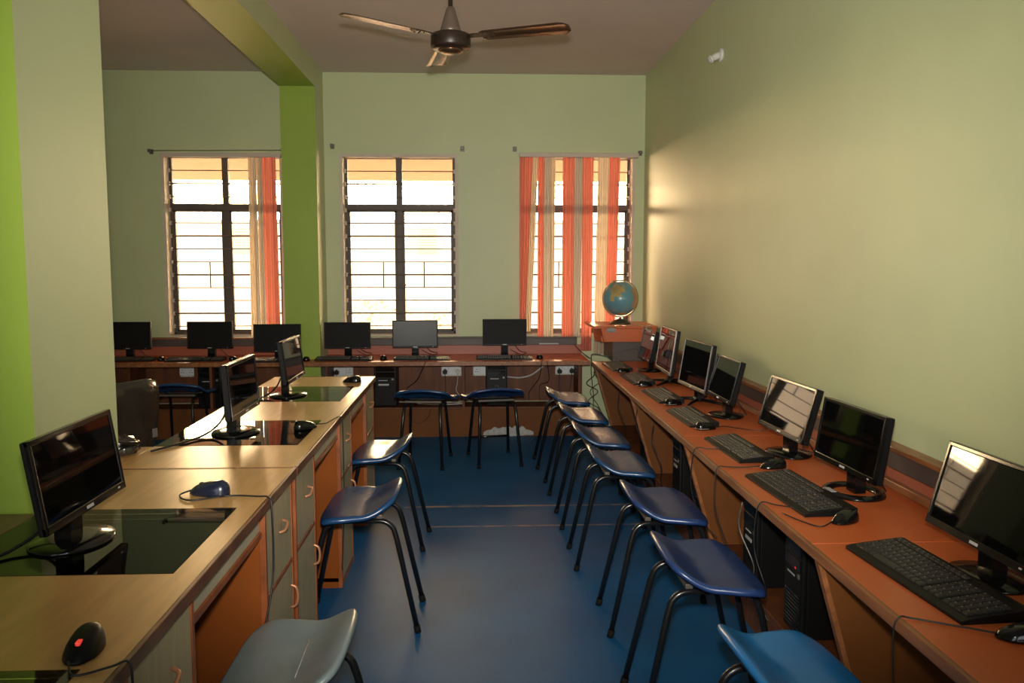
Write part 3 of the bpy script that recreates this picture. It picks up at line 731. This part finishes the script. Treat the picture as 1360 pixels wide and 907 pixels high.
# ------------------------------------------------------------------ chairs
def chair_proto(name, seatmat, label, group):
    """faces local +x, low lip at the back"""
    t = thing(name, label, 'chair', (0, 0, 0), 0, group)
    base = [(.155, .0), (.155, .215), (.10, .262), (-.02, .235), (-.135, .205), (-.158, .15), (-.168, 0), (-.158, -.15), (-.135, -.205), (-.02, -.235), (.10, -.262), (.155, -.215)]
    P = [Vector((x, y)) for x, y in base]
    for _ in range(3):
        Q = []
        for i in range(len(P)):
            a, b = P[i], P[(i + 1) % len(P)]; Q += [a * .75 + b * .25, a * .25 + b * .75]
        P = Q
    def hz(x, y):
        lip = sstep(-.01, -.17, x); lip = lip ** 1.25
        side = sstep(.10, .25, abs(y)) * .010 * (1 - sstep(.0, .15, x))
        return .515 + .086 * lip * (1 - .30 * (y / .2) ** 2) + side - .014 * sstep(.09, .16, x) + .004 * sstep(.02, .12, x)
    mb = MB(); rings = []
    for s in (1.0, .965, .92, .82, .66, .45, .22):
        rings.append([mb.bm.verts.new((p.x * s, p.y * s, hz(p.x * s, p.y * s) + (-.004 if s == 1.0 else 0))) for p in P])
    n = len(P)
    c = mb.bm.verts.new((0, 0, hz(0, 0)))
    out1 = [mb.bm.verts.new((p.x * 1.015, p.y * 1.015, hz(p.x, p.y) - .014)) for p in P]
    out2 = [mb.bm.verts.new((p.x * 1.0, p.y * 1.0, hz(p.x, p.y) - .024)) for p in P]
    und = [[mb.bm.verts.new((p.x * s, p.y * s, hz(p.x * s, p.y * s) - .013)) for p in P] for s in (.955, .6)]
    cu = mb.bm.verts.new((0, 0, hz(0, 0) - .013))
    seq = [und[1], und[0], out2, out1] + rings
    for A, B in zip(seq, seq[1:]):
        for i in range(n):
            f = mb.bm.faces.new([A[i], A[(i + 1) % n], B[(i + 1) % n], B[i]]); f.smooth = True
    for i in range(n):
        f = mb.bm.faces.new([rings[-1][i], rings[-1][(i + 1) % n], c]); f.smooth = True
        f = mb.bm.faces.new([und[1][(i + 1) % n], und[1][i], cu]); f.smooth = True
    mb.build('seat', seatmat, t)
    for sx in (1, -1):
        for sy in (1, -1):
            p = [(0, sy * .135, .474), (sx * .085, sy * .136, .474)]
            for k in range(1, 6):
                a = k / 6 * R(78); p.append((sx * (.085 + .065 * math.sin(a)), sy * (.136 + .002 * k / 6), .474 - .065 * (1 - math.cos(a))))
            p.append((sx * .156, sy * .141, .397)); p.append((sx * .24, sy * .165, .012))
            l = MB().tube(p, .0115, 10).build('leg', 'tube', t)
            MB().tube([(sx * .236, sy * .164, .03), (sx * .2425, sy * .1655, .0)], .0145, 10).build('foot_cap', 'rubber', l)
    for sx in (1, -1):
        MB().box(sx * .085 - .012, sx * .085 + .012, -.14, .14, .484, .4995 if sx < 0 else .498, .002).build('seat_bar', 'bracket', t)
    return t
GC = 'blue stools along the right bench'
ch = chair_proto('stool_chair', 'bluesat', 'blue plastic stool chair nearest the window bench, before the right bench', GC)
ch.location = (.71, 6.39, 0)
chd = chair_proto('stool_chair', 'bluedeep', 'large deep blue stool chair, second from the camera, right of the aisle', GC)
chd.location = (.785, 2.79, 0)
for x, y, rz, src, lab in ((.735, 5.66, 0, ch, 'blue stool chair second from the window bench on the right side'), (.745, 4.94, 0, ch, 'blue stool chair third from the window bench on the right side'),
        (.75, 4.28, 0, ch, 'blue stool chair in the middle of the right row, fourth from the window bench'), (.80, 3.52, 0, chd, 'deep blue stool chair third from the camera on the right side')):
    dup(src, (x, y, 0), R(rz), lab, GC)
cht = chair_proto('stool_chair', 'bluepale', 'bright teal blue stool chair at the bottom right edge of the picture', GC)
cht.location = (.81, 2.0, 0); cht.rotation_euler.z = R(3)
GL = 'stools along the pale desks'
dup(ch, (-.515, 4.615, 0), PI - R(3), 'blue stool chair at the far end of the pale desk row, sunlit seat', GL)
dup(ch, (-.485, 3.60, 0), PI, 'blue stool chair in the middle of the pale desk row, left of the aisle', GL)
chg = chair_proto('stool_chair', 'greyseat', 'grey scratched stool chair at the bottom left, before the near pale desk', GL)
chg.location = (-.487, 2.14, 0); chg.rotation_euler.z = PI
sc_ = MB().tube([(-.03, -.12, .5180), (-.035, .10, .5180)], .0012, 4); sc_.build('scratch', 'sticker', chg)
GW = 'stools before the window bench'
dup(ch, (-.385, 6.47, 0), PI / 2 - R(6), 'blue stool chair below the shiny film-covered monitor', GW)
cw = dup(chd, (.15, 6.52, 0), PI / 2 + R(10), 'blue stool chair with a low stretcher bar, below the lone monitor', GW)
MB().tube([(.205, -.155, .15), (.205, .155, .15)], .009, 8).build('stretcher', 'tube', cw)
dup(ch, (-2.38, 6.88, 0), PI / 2, 'blue stool chair in the dark left part of the room before the window bench', GW)

def office_chair(label, loc, rz, shell, scale=1.0, tagged=False, arms=True):
    """faces local +y"""
    t = thing('office_chair', label, 'office chair', loc, rz, 'wheeled office chairs')
    def pad(cx, cy, cz, w, d, h, tilt, curve, name, m):
        mb = MB(); nx, nz = 16, 14; V = {}
        for side in (0, 1):
            for j in range(nz + 1):
                for i in range(nx + 1):
                    u = -1 + 2 * i / nx; v = -1 + 2 * j / nz
                    r = (abs(u) ** 4 + abs(v) ** 4) ** .25; k = max(abs(u), abs(v)); s = k / r if r > 1e-6 else 1
                    uu, vv = u * s, v * s
                    th = d / 2 * (1 - max(abs(u), abs(v)) ** 6 * .85)
                    V[side, i, j] = mb.bm.verts.new((uu * w / 2, (th if side else -th) - curve * uu * uu * -1, vv * h / 2))
        for side in (0, 1):
            for j in range(nz):
                for i in range(nx):
                    q = [V[side, i, j], V[side, i + 1, j], V[side, i + 1, j + 1], V[side, i, j + 1]]
                    f = mb.bm.faces.new(q if not side else q[::-1]); f.smooth = True
        edge = [(i, 0) for i in range(nx)] + [(nx, j) for j in range(nz)] + [(i, nz) for i in range(nx, 0, -1)] + [(0, j) for j in range(nz, 0, -1)]
        for a, b in zip(edge, edge[1:] + edge[:1]):
            f = mb.bm.faces.new([V[0, a[0], a[1]], V[1, a[0], a[1]], V[1, b[0], b[1]], V[0, b[0], b[1]]]); f.smooth = True
        mb.xf(Matrix.Translation((cx, cy, cz)) @ Matrix.Rotation(tilt, 4, 'X')); return mb.build(name, m, t)
    bk = pad(0, -.23, .73, .48, .07, .46, R(8), .04, 'backrest', shell)
    if tagged:
        MB().box(.09, .12, -.303, -.2995, .66, .705).build('paper_label', 'dimlabel', bk)
    pad(0, .02, .46, .48, .48, .09, 0, 0, 'seat', shell)
    MB().box(-.03, .03, -.275, -.25, .42, .62, .008).box(-.03, .03, -.26, .02, .40, .43, .008).build('back_support', 'black', t)
    MB().lathe([(.025, .07), (.025, .25), (.017, .25), (.017, .42)], 16).build('gas_column', 'black', t)
    for k in range(5):
        a = 2 * PI * k / 5 + .3; c, s = math.cos(a), math.sin(a)
        l = MB().tube([(c * .02, s * .02, .10), (c * .15, s * .15, .095), (c * .28, s * .28, .07)], [.024, .02, .014], 8).build('base_arm', 'black', t)
        w = MB().lathe([(0, -.018), (.022, -.018), (.026, -.008), (.026, .008), (.022, .018), (0, .018)], 16)
        w.xf(Matrix.Translation((c * .28, s * .28, .027)) @ Matrix.Rotation(PI / 2, 4, 'X') @ Matrix.Rotation(a, 4, 'Y')); w.build('caster', 'rubber', l)
    if arms:
        for s in (1, -1):
            ar = MB().tube(smooth_path([(s * .23, .05, .44), (s * .285, .05, .46), (s * .29, .05, .60), (s * .285, .02, .645)], 4), .016, 8)
            a_ = ar.build('armrest', 'black', t)
            MB().box(s * .285 - .03, s * .285 + .03, -.12, .16, .645, .675, .012).build('arm_pad', shell, a_)
    return t
office_chair('office chair wrapped in crinkled clear plastic beside the near column', (-1.955, 4.36, 0), R(66), 'wrap', tagged=True)

# ------------------------------------------------------------------ computers
def tower(label, loc, rz, w=.175, d=.36, h=.38, style=0, group=None):
    """front looks along local -y"""
    t = thing('computer_tower', label, 'computer', loc, rz, group)
    MB().box(-w / 2, w / 2, -d / 2 + .02, d / 2, .008, h, .004).build('case', 'black', t)
    for sx in (-1, 1):
        for sy in (-1, 1): MB().box(sx * w * .36 - .012, sx * w * .36 + .012, sy * d * .36 - .012, sy * d * .36 + .012, 0, .009).build('foot', 'rubber', t)
    y = -d / 2
    f = MB().box(-w / 2, w / 2, y, y + .022, .008, h, .008).build('front_panel', 'black', t)
    for k in range(2):
        MB().box(-w * .42, w * .42, y - .003, y, h - .065 - k * .052, h - .022 - k * .052, .002).build('optical_drive', 'gloss', t)
    MB().box(w * .28, w * .38, y - .004, y, h - .145, h - .128, .002).build('power_button', 'silver', t)
    MB().box(-w * .30, w * .1, y - .0015, y, h - .150, h - .144).build('front_ports', 'sticker', t)
    if style == 0: MB().box(-w * .30, w * .16, y - .0015, y, h * .50, h * .54).build('badge', 'sticker', t)
    if style == 1: MB().box(w * .12, w * .2, y - .003, y, h - .116, h - .108).build('power_light', 'led', t)
    if style in (1, 3):
        g = MB()
        for i in range(10):
            g.box(-w * .40, w * .40, y - .002, y, .03 + i * .014, .036 + i * .014)
        g.build('vent_grille', 'gloss', t)
    if style == 2:
        MB().box(-w * .12, w * .16, y - .0015, y, .085, .135).build('badge', 'redsticker', t)
        MB().box(-w * .24, w * .22, y - .0015, y, .050, .060).build('name_strip', 'sticker', t)
        rg = MB().tube([(math.cos(a) * .014, y - .003, h * .44 + math.sin(a) * .014) for a in [2 * PI * k / 16 for k in range(17)]], .0018, 6); rg.build('power_ring', 'silver', t)
    return t
GT = 'computers under the right bench'
for x, y, h, st, lab in ((1.36, 1.72, .40, 3, 'black computer tower in the dark bay nearest the camera under the right bench'), (1.37, 3.02, .375, 1, 'black computer tower with a red light behind the deep blue stool, under the right bench'),
    (1.37, 3.52, .375, 0, 'black computer tower with white port row under the right bench, left of the red-lit one'), (1.37, 4.40, .37, 3, 'black computer tower under the right bench behind the fourth slanted panel from the window'),
    (1.37, 4.86, .37, 0, 'black computer tower in the middle bay under the right bench'), (1.37, 5.85, .37, 3, 'black computer tower in the far bay under the right bench')):
    tower(lab, (x, y, .158), FR, h=h, style=st, group=GT)
tower('black computer tower with a silver badge beside the end of the pale desk row', (-.795, 7.60, .268), 0, w=.20, d=.26, h=.385, style=0, group='computers under the window bench')
tower('shadowed black computer tower behind the stool at the left end of the window bench', (-2.335, 7.60, .268), 0, w=.20, d=.26, h=.385, style=3, group='computers under the window bench')
tower('tall black computer tower with a red badge behind the stool below the lone monitor', (.195, 7.60, .268), 0, w=.19, d=.26, h=.395, style=2, group='computers under the window bench')

# ------------------------------------------------------------------ sockets, plugs, leads
def socket_panel(x, z, w, label, n=3):
    t = thing('socket_panel', label, 'socket', (x, 7.76, z), 0, 'socket panels below the window bench')
    MB().box(-w / 2, w / 2, -.012, 0, -.048, .048, .003).build('plate', 'white_plastic', t)
    MB().box(-w * .14, w * .14, -.0145, -.012, -.034, .034, .001).build('switch_bank', 'switch_white', t)
    for k in (-1, 0, 1): MB().box(k * .018 - .007, k * .018 + .007, -.018, -.0145, -.014, .014, .002).build('switch', 'switch_white', t)
    for s in (-1, 1):
        so = MB().box(s * w * .32 - .026, s * w * .32 + .026, -.0145, -.012, -.034, .034, .001).build('socket', 'switch_white', t)
        h = MB()
        for a, b in ((0, .014), (-.010, -.008), (.010, -.008)): h.box(s * w * .32 + a - .0035, s * w * .32 + a + .0035, -.0152, -.0143, b - .0035, b + .0035)
        h.build('pin_hole', 'rubber', so)
    for sx in (-1, 1):
        for sz in (-1, 1): MB().lathe([(0, 0), (.004, 0), (.004, .002), (0, .0026)], 10).xf(Matrix.Translation((sx * (w / 2 - .009), -.012, sz * .038)) @ Matrix.Rotation(PI / 2, 4, 'X')).build('screw', 'chrome', t)
    return t
socket_panel(-1.21, .553, .19, 'ivory socket panel below the bench just right of the green column')
socket_panel(-.215, .553, .185, 'ivory socket panel below the bench under the shiny monitor')
socket_panel(.075, .553, .18, 'ivory socket panel left of the tall computer tower')
socket_panel(.84, .56, .185, 'ivory socket panel below the bench end nearest the right bench')
socket_panel(-2.62, .56, .12, 'grey socket panel in the dark below the left end of the window bench')
socket_panel(-2.12, .56, .12, 'grey socket panel in the dark below the leftmost window')
def plug(x, z, pts, label, m='cable', body='black'):
    t = thing('power_plug', label, 'plug', (x, 7.745, z), 0, 'plugs in the socket panels', world=True)
    p = MB(); p.prism([(-.018 + x, z - .022), (.018 + x, z - .022), (.024 + x, z + .004), (.0 + x, z + .026), (-.024 + x, z + .004)], 'y', 7.708, 7.745); p.build('body', body, t)
    MB().tube(smooth_path([(x, 7.72, z - .02)] + pts, 6), .0035, 6).build('cable', m, t)
plug(-1.265, .550, [(-1.26, 7.70, .50), (-1.25, 7.68, .40), (-1.24, 7.66, .29)], 'black plug in the socket panel right of the green column')
plug(-.274, .550, [(-.27, 7.70, .48), (-.268, 7.69, .40), (-.27, 7.66, .29)], 'black plug in the socket panel under the shiny monitor')
plug(-.155, .550, [(-.16, 7.70, .45), (-.17, 7.69, .38), (-.12, 7.68, .32), (-.04, 7.67, .285)], 'grey plug with pale lead under the shiny monitor', 'cablew', 'silver')
plug(.785, .55, [(.78, 7.70, .48), (.775, 7.69, .38), (.77, 7.66, .29)], 'left one of two black plugs in the panel nearest the right bench')
plug(.90, .553, [(.895, 7.70, .50), (.88, 7.69, .40), (.85, 7.66, .29)], 'right one of two black plugs in the panel nearest the right bench')
def loose(name, label, pts, r, m='cable', cat='cable', group=None):
    o = MB().tube(smooth_path(pts, 7), r, 7).build(name, m); tag(o, label, cat, group); return o
loose('power_cable', 'thick white cable sagging from the bench end to the tall computer tower', [(.70, 7.715, .655), (.62, 7.70, .59), (.52, 7.69, .52), (.42, 7.69, .495), (.33, 7.69, .50), (.25, 7.735, .505)], .0075, 'cablew')
loose('power_cable', 'black cable hanging from the mouse right of the lone monitor', [(.575, 7.225, .704), (.575, 7.21, .67), (.57, 7.35, .55), (.55, 7.60, .45), (.50, 7.68, .36), (.50, 7.70, .28)], .003)
loose('power_cable', 'thin dark cable hanging straight beside the mouse lead below the lone monitor', [(.625, 7.225, .704), (.63, 7.21, .66), (.66, 7.45, .5), (.60, 7.68, .42), (.60, 7.70, .28)], .003)
loose('power_cable', 'black lead dropping from the bench edge below the shiny monitor', [(-.42, 7.225, .704), (-.44, 7.21, .66), (-.52, 7.5, .5), (-.62, 7.68, .40), (-.66, 7.7, .28)], .003)
loose('power_cable', 'bundle of pale cable lying on the plinth behind the stools', [(-.52, 7.6, .276), (-.40, 7.56, .274), (-.22, 7.55, .276), (-.10, 7.58, .278), (-.2, 7.66, .274), (-.42, 7.66, .275)], .005, 'cablew')
loose('power_cable', 'thin black wire loop hanging over the plinth face', [(-.66, 7.50, .272), (-.62, 7.43, .27), (-.58, 7.428, .18), (-.50, 7.428, .125), (-.41, 7.428, .19), (-.40, 7.43, .27), (-.42, 7.52, .272)], .0022)
for k, (lab, pts) in enumerate((
   ('black cable from the trunking end down to the bench corner', [(.93, 7.79, .79), (.95, 7.6, .76), (1.0, 7.35, .72), (1.012, 7.26, .715), (1.012, 7.24, .6), (1.06, 7.50, .45), (1.1, 7.7, .3), (1.1, 7.75, .012)]),
   ('tangled black cable hanging in the pale gap between the benches', [(1.03, 7.30, .69), (1.08, 7.5, .55), (1.02, 7.6, .45), (1.14, 7.7, .36), (1.06, 7.75, .26), (1.16, 7.72, .18), (1.1, 7.6, .008)]),
   ('second tangled black cable low in the gap between the benches', [(1.04, 7.28, .60), (1.12, 7.6, .50), (1.18, 7.75, .45), (1.08, 7.78, .35), (1.15, 7.76, .22), (1.2, 7.7, .1), (1.15, 7.55, .008)]),
   ('grey cable arching from the bench corner behind the wooden box', [(1.015, 7.24, .706), (1.03, 7.35, .74), (1.10, 7.42, .735), (1.22, 7.42, .71), (1.3, 7.5, .706)]))):
    loose('power_cable', lab, pts, .0035, 'cable' if k < 3 else 'bracket', group=None)
for k, (y, lab) in enumerate(((5.10, 'black leads hanging below the bench between the middle bays'), (4.62, 'thin black leads hanging before the middle computer tower'), (5.75, 'pale-edged black lead hanging before the far computer tower'), (3.05, 'pale lead dangling before the red-lit computer tower'))):
    loose('power_cable', lab, [(1.0, y, .655), (.998, y + .02, .55), (1.04, y - .03, .42), (1.06, y + .05, .30), (1.12, y + .02, .18)], .003, 'cable' if k != 3 else 'bracket')

# ------------------------------------------------------------------ wooden box with globe
t = thing('wooden_box', 'small orange wooden cabinet with hinged flaps in the far right corner under the globe', 'box', (1.29, 7.45, ZR), world=True)
MB().box(1.02, 1.565, 7.155, 7.76, .985, 1.007, .003).build('lid', 'redtop', t)
body = MB(); body.box(1.195, 1.55, 7.22, 7.24, ZR, .90); body.box(1.195, 1.215, 7.24, 7.72, ZR, .985); body.box(1.535, 1.555, 7.24, 7.72, ZR, .985); body.box(1.195, 1.555, 7.70, 7.72, ZR, .985); body.build('lower_case', 'trunkdark', t)
fl = MB().box(1.085, 1.56, 7.158, 7.176, .872, .984, .003).build('front_flap', 'redtop', t)
s = MB().box(-.009, .009, -.30, .0, -.125, 0, .003); s.xf(Matrix.Translation((1.045, 7.42, .984)) @ Matrix.Rotation(R(-14), 4, 'Y') @ Matrix.Rotation(R(8), 4, 'Z')); s.build('side_flap', 'redtop', t)
for xx in (1.17, 1.48):
    h = MB().box(xx - .038, xx + .038, 7.153, 7.157, .955, .988, .001).box(xx - .038, xx + .038, 7.150, 7.20, 1.006, 1.0095, .001).tube([(xx - .038, 7.154, .996), (xx + .038, 7.154, .996)], .005, 8); h.build('hinge', 'chrome', t)
MB().tube(smooth_path([(1.22, 7.218, .74), (1.27, 7.216, .78), (1.34, 7.217, .80), (1.42, 7.217, .80)], 5), .003, 6).build('wire', 'bracket', t)

gx, gy, gz = 1.295, 7.44, 1.0095
t = thing('globe', 'blue desk globe in a metal meridian ring on the wooden box in the corner', 'globe', (gx, gy, gz - .0025), world=True)
MB().lathe([(0, 0), (.092, 0), (.094, .004), (.088, .012), (.062, .030), (.030, .042), (.010, .048), (.008, .065), (0, .066)], 36, (gx, gy, gz - .0025)).build('base', 'basedome', t)
C = Vector((gx, gy, gz + .222)); rad = .152
mb = MB(); nu, nv = 96, 48; g = []
for j in range(nv + 1):
    th = PI * j / nv
    g.append([mb.bm.verts.new(C + Vector((math.sin(th) * math.cos(2 * PI * i / nu), math.sin(th) * math.sin(2 * PI * i / nu), math.cos(th))) * rad) for i in range(nu if 0 < j < nv else 1)])
def land(d):
    v = -1
    for c, r in (((-.35, -.80, .45), .36), ((-.55, -.72, .10), .22), ((-.15, -.85, .62), .2), ((.85, -.45, .25), .38), ((.80, -.5, -.25), .28), ((.2, .8, .4), .6), ((-.8, .4, .2), .4), ((0, -.25, -1), .3)):
        v = max(v, r - (d - Vector(c).normalized()).length)
    v += .22 * noise.noise(d * 3.1) + .10 * noise.noise(d * 8)
    return v
for j in range(nv):
    for i in range(nu):
        A, B = g[j], g[j + 1]; i2 = (i + 1) % nu
        q = [A[0], B[i], B[i2]] if len(A) == 1 else ([A[i], B[0], A[i2]] if len(B) == 1 else [A[i], B[i], B[i2], A[i2]])
        f = mb.bm.faces.new(q); f.smooth = True
        d = (f.calc_center_median() - C).normalized(); v = land(d)
        f.material_index = 0 if v < 0 else (2 if d.x > .35 else 1)
mb.build('sphere', ['sea', 'land', 'land2'], t)
Rm = Matrix.Translation(C) @ Matrix.Rotation(R(10), 4, 'Z') @ Matrix.Rotation(R(-22), 4, 'Y')
rg = MB(); n = 64; rows = []
for k in range(n):
    a = 2 * PI * k / n; dr = Vector((math.cos(a), 0, math.sin(a)))
    rows.append([rg.bm.verts.new(dr * p + Vector((0, q, 0))) for p, q in ((.157, -.010), (.168, -.010), (.168, .010), (.157, .010))])
for k in range(n):
    for j in range(4):
        f = rg.bm.faces.new([rows[k][j], rows[k][(j + 1) % 4], rows[(k + 1) % n][(j + 1) % 4], rows[(k + 1) % n][j]])
rg.xf(Rm).build('meridian_ring', 'brass', t)
ax = MB()
for s in (1, -1): ax.tube([(0, 0, s * .150), (0, 0, s * .176)], .006, 8)
ax.xf(Rm).build('axis_pin', 'basedome', t)

# ------------------------------------------------------------------ fan, wall fitting
fx, fy, fz = -.115, 4.40, 2.678
t = thing('ceiling_fan', 'brown three-bladed ceiling fan at rest', 'fan', (fx, fy, HC))
zz = fz - HC
MB().lathe([(0, 0), (.055, 0), (.06, -.01), (.045, -.06), (.018, -.085), (.012, -.09)], 28).build('canopy', 'fandark', t)
MB().tube([(0, 0, -.07), (0, 0, zz + .12)], .0115, 12).build('downrod', 'fandark', t)
MB().lathe([(.012, .155), (.02, .15), (.032, .112), (.050, .050), (.056, .030), (.05, .026), (0, .026)], 32, (0, 0, zz)).build('motor_cover', 'fancone', t)
MB().lathe([(0, .026), (.075, .026), (.096, .018), (.101, .008), (.101, -.040), (.094, -.052), (.062, -.056), (0, -.056)], 40, (0, 0, zz)).build('motor', 'fandark', t)
MB().lathe([(0, -.078), (.035, -.076), (.058, -.066), (.064, -.056), (0, -.056)], 32, (0, 0, zz)).build('bottom_cap', 'fan', t)
for k in range(3):
    a = R(99 + 120 * k)
    B = Matrix.Rotation(a, 4, 'Z') @ Matrix.Translation((0, 0, zz + .008)) @ Matrix.Rotation(R(-9), 4, 'X')
    bl = MB(); n = 20; lo = []; hi = []
    outl = []
    for i in range(n + 1):
        u = i / n; x = .165 + .455 * u; w = .052 + .016 * u
        if u > .9: w *= math.sqrt(max(0.02, 1 - ((u - .9) / .1) ** 2 * .75))
        if u < .05: w *= .72 + .28 * u / .05
        outl.append((x, w))
    V = []
    for zo in (.0018, -.0018):
        V.append([[bl.bm.verts.new((x, w * s, zo - .007 * abs(s) ** 2)) for s in (-1, -.5, 0, .5, 1)] for x, w in outl])
    for L, fl_ in ((V[0], False), (V[1], True)):
        for i in range(n):
            for j in range(4):
                q = [L[i][j], L[i + 1][j], L[i + 1][j + 1], L[i][j + 1]]; f = bl.bm.faces.new(q[::-1] if fl_ else q); f.smooth = True
    ring = [(i, 0) for i in range(n)] + [(n, j) for j in range(4)] + [(i, 4) for i in range(n, 0, -1)] + [(0, j) for j in range(4, 0, -1)]
    for p, q in zip(ring, ring[1:] + ring[:1]):
        bl.bm.faces.new([V[0][p[0]][p[1]], V[1][p[0]][p[1]], V[1][q[0]][q[1]], V[0][q[0]][q[1]]])
    b = bl.xf(B).build('blade', 'fan', t)
    ir = MB().box(.085, .235, -.022, .022, -.006, -.001, .002).box(.165, .22, -.036, .036, -.008, -.003, .002)
    for q in (.18, .205): 
        for s in (-1, 1): ir.lathe([(0, 0), (.005, 0), (.005, -.004), (0, -.005)], 8, (q, s * .024, -.008))
    ir.xf(B).build('blade_iron', 'fandark', b)

t = thing('bulb_holder', 'small white angled bulb holder high on the right wall', 'bulb holder', (XR, 5.45, 2.865), 0)
q = MB().lathe([(0, 0), (.042, 0), (.042, .012), (.036, .018), (0, .018)], 28); q.xf(Matrix.Rotation(-PI / 2, 4, 'Y')); q.build('wall_plate', 'holder', t)
A = Matrix.Translation((-.018, 0, 0)) @ Matrix.Rotation(R(-118), 4, 'Y')
MB().lathe([(0, -.01), (.024, -.01), (.022, .03), (.019, .05), (.026, .054), (.026, .064), (.022, .066), (.022, .05), (0, .05)], 24).xf(A).build('socket_cup', 'holder', t)

# ------------------------------------------------------------------ light
w = bpy.data.worlds.new('daylight'); SC.world = w; w.use_nodes = True
nt = w.node_tree; bg = nt.nodes['Background']
tc = nt.nodes.new('ShaderNodeTexCoord'); sp = nt.nodes.new('ShaderNodeSeparateXYZ'); nt.links.new(tc.outputs['Generated'], sp.inputs[0])
rp = nt.nodes.new('ShaderNodeValToRGB')
mp = nt.nodes.new('ShaderNodeMapRange'); mp.inputs['From Min'].default_value = -1; mp.inputs['From Max'].default_value = 1
nt.links.new(sp.outputs['Y'], mp.inputs['Value']); nt.links.new(mp.outputs[0], rp.inputs['Fac'])
rp.color_ramp.elements[0].position = .35; rp.color_ramp.elements[0].color = (.062, .064, .066, 1)
rp.color_ramp.elements[1].position = .65; rp.color_ramp.elements[1].color = (1.0, .69, .37, 1)
nt.links.new(rp.outputs['Color'], bg.inputs['Color']); bg.inputs['Strength'].default_value = 60.0
def portal(name, x0, x1, z0, z1, y, ry):
    l = bpy.data.lights.new(name, 'AREA'); l.shape = 'RECTANGLE'; l.size = x1 - x0; l.size_y = z1 - z0
    l.cycles.is_portal = True
    o = bpy.data.objects.new(name, l); COL.objects.link(o); o.location = ((x0 + x1) / 2, y, (z0 + z1) / 2); o.rotation_euler = (R(90) * ry, 0, 0)
for i, (a, b) in enumerate(WINS): portal('window_portal', a, b, WZ0, WZ1, YB + .21, -1)
for i, (a, b) in enumerate(REAR): portal('rear_window_portal', a, b, .85, 2.75, YF - .21, 1)
# the photographer's flash, just above the lens
l = bpy.data.lights.new('camera_flash', 'SPOT'); l.energy = 610; l.color = (1, .94, .84); l.spot_size = R(82); l.spot_blend = 1.0; l.shadow_soft_size = .035
o = bpy.data.objects.new('camera_flash', l); COL.objects.link(o); o.location = (0, .02, 1.68); o.rotation_euler = (R(90 + 1.5), 0, R(-4))

# ------------------------------------------------------------------ camera
cam = bpy.data.cameras.new('camera'); cam.sensor_width = 36; cam.lens = 1120 / 1360 * 36; cam.clip_start = .02
co = bpy.data.objects.new('camera', cam); COL.objects.link(co); co.location = (0, 0, 1.55); co.rotation_euler = (R(90 - 5.35), 0, R(-2.55))
SC.camera = co
SC.view_settings.view_transform = 'Standard'; SC.view_settings.look = 'None'; SC.view_settings.gamma = 1
SC.view_settings.use_curve_mapping = False; SC.view_settings.exposure = 0.0
SC.cycles.max_bounces = 8; SC.cycles.diffuse_bounces = 5; SC.cycles.glossy_bounces = 4; SC.cycles.transparent_max_bounces = 12
SC.cycles.sample_clamp_indirect = 4
for o in COL.objects:
    if '_o' in o: del o['_o']
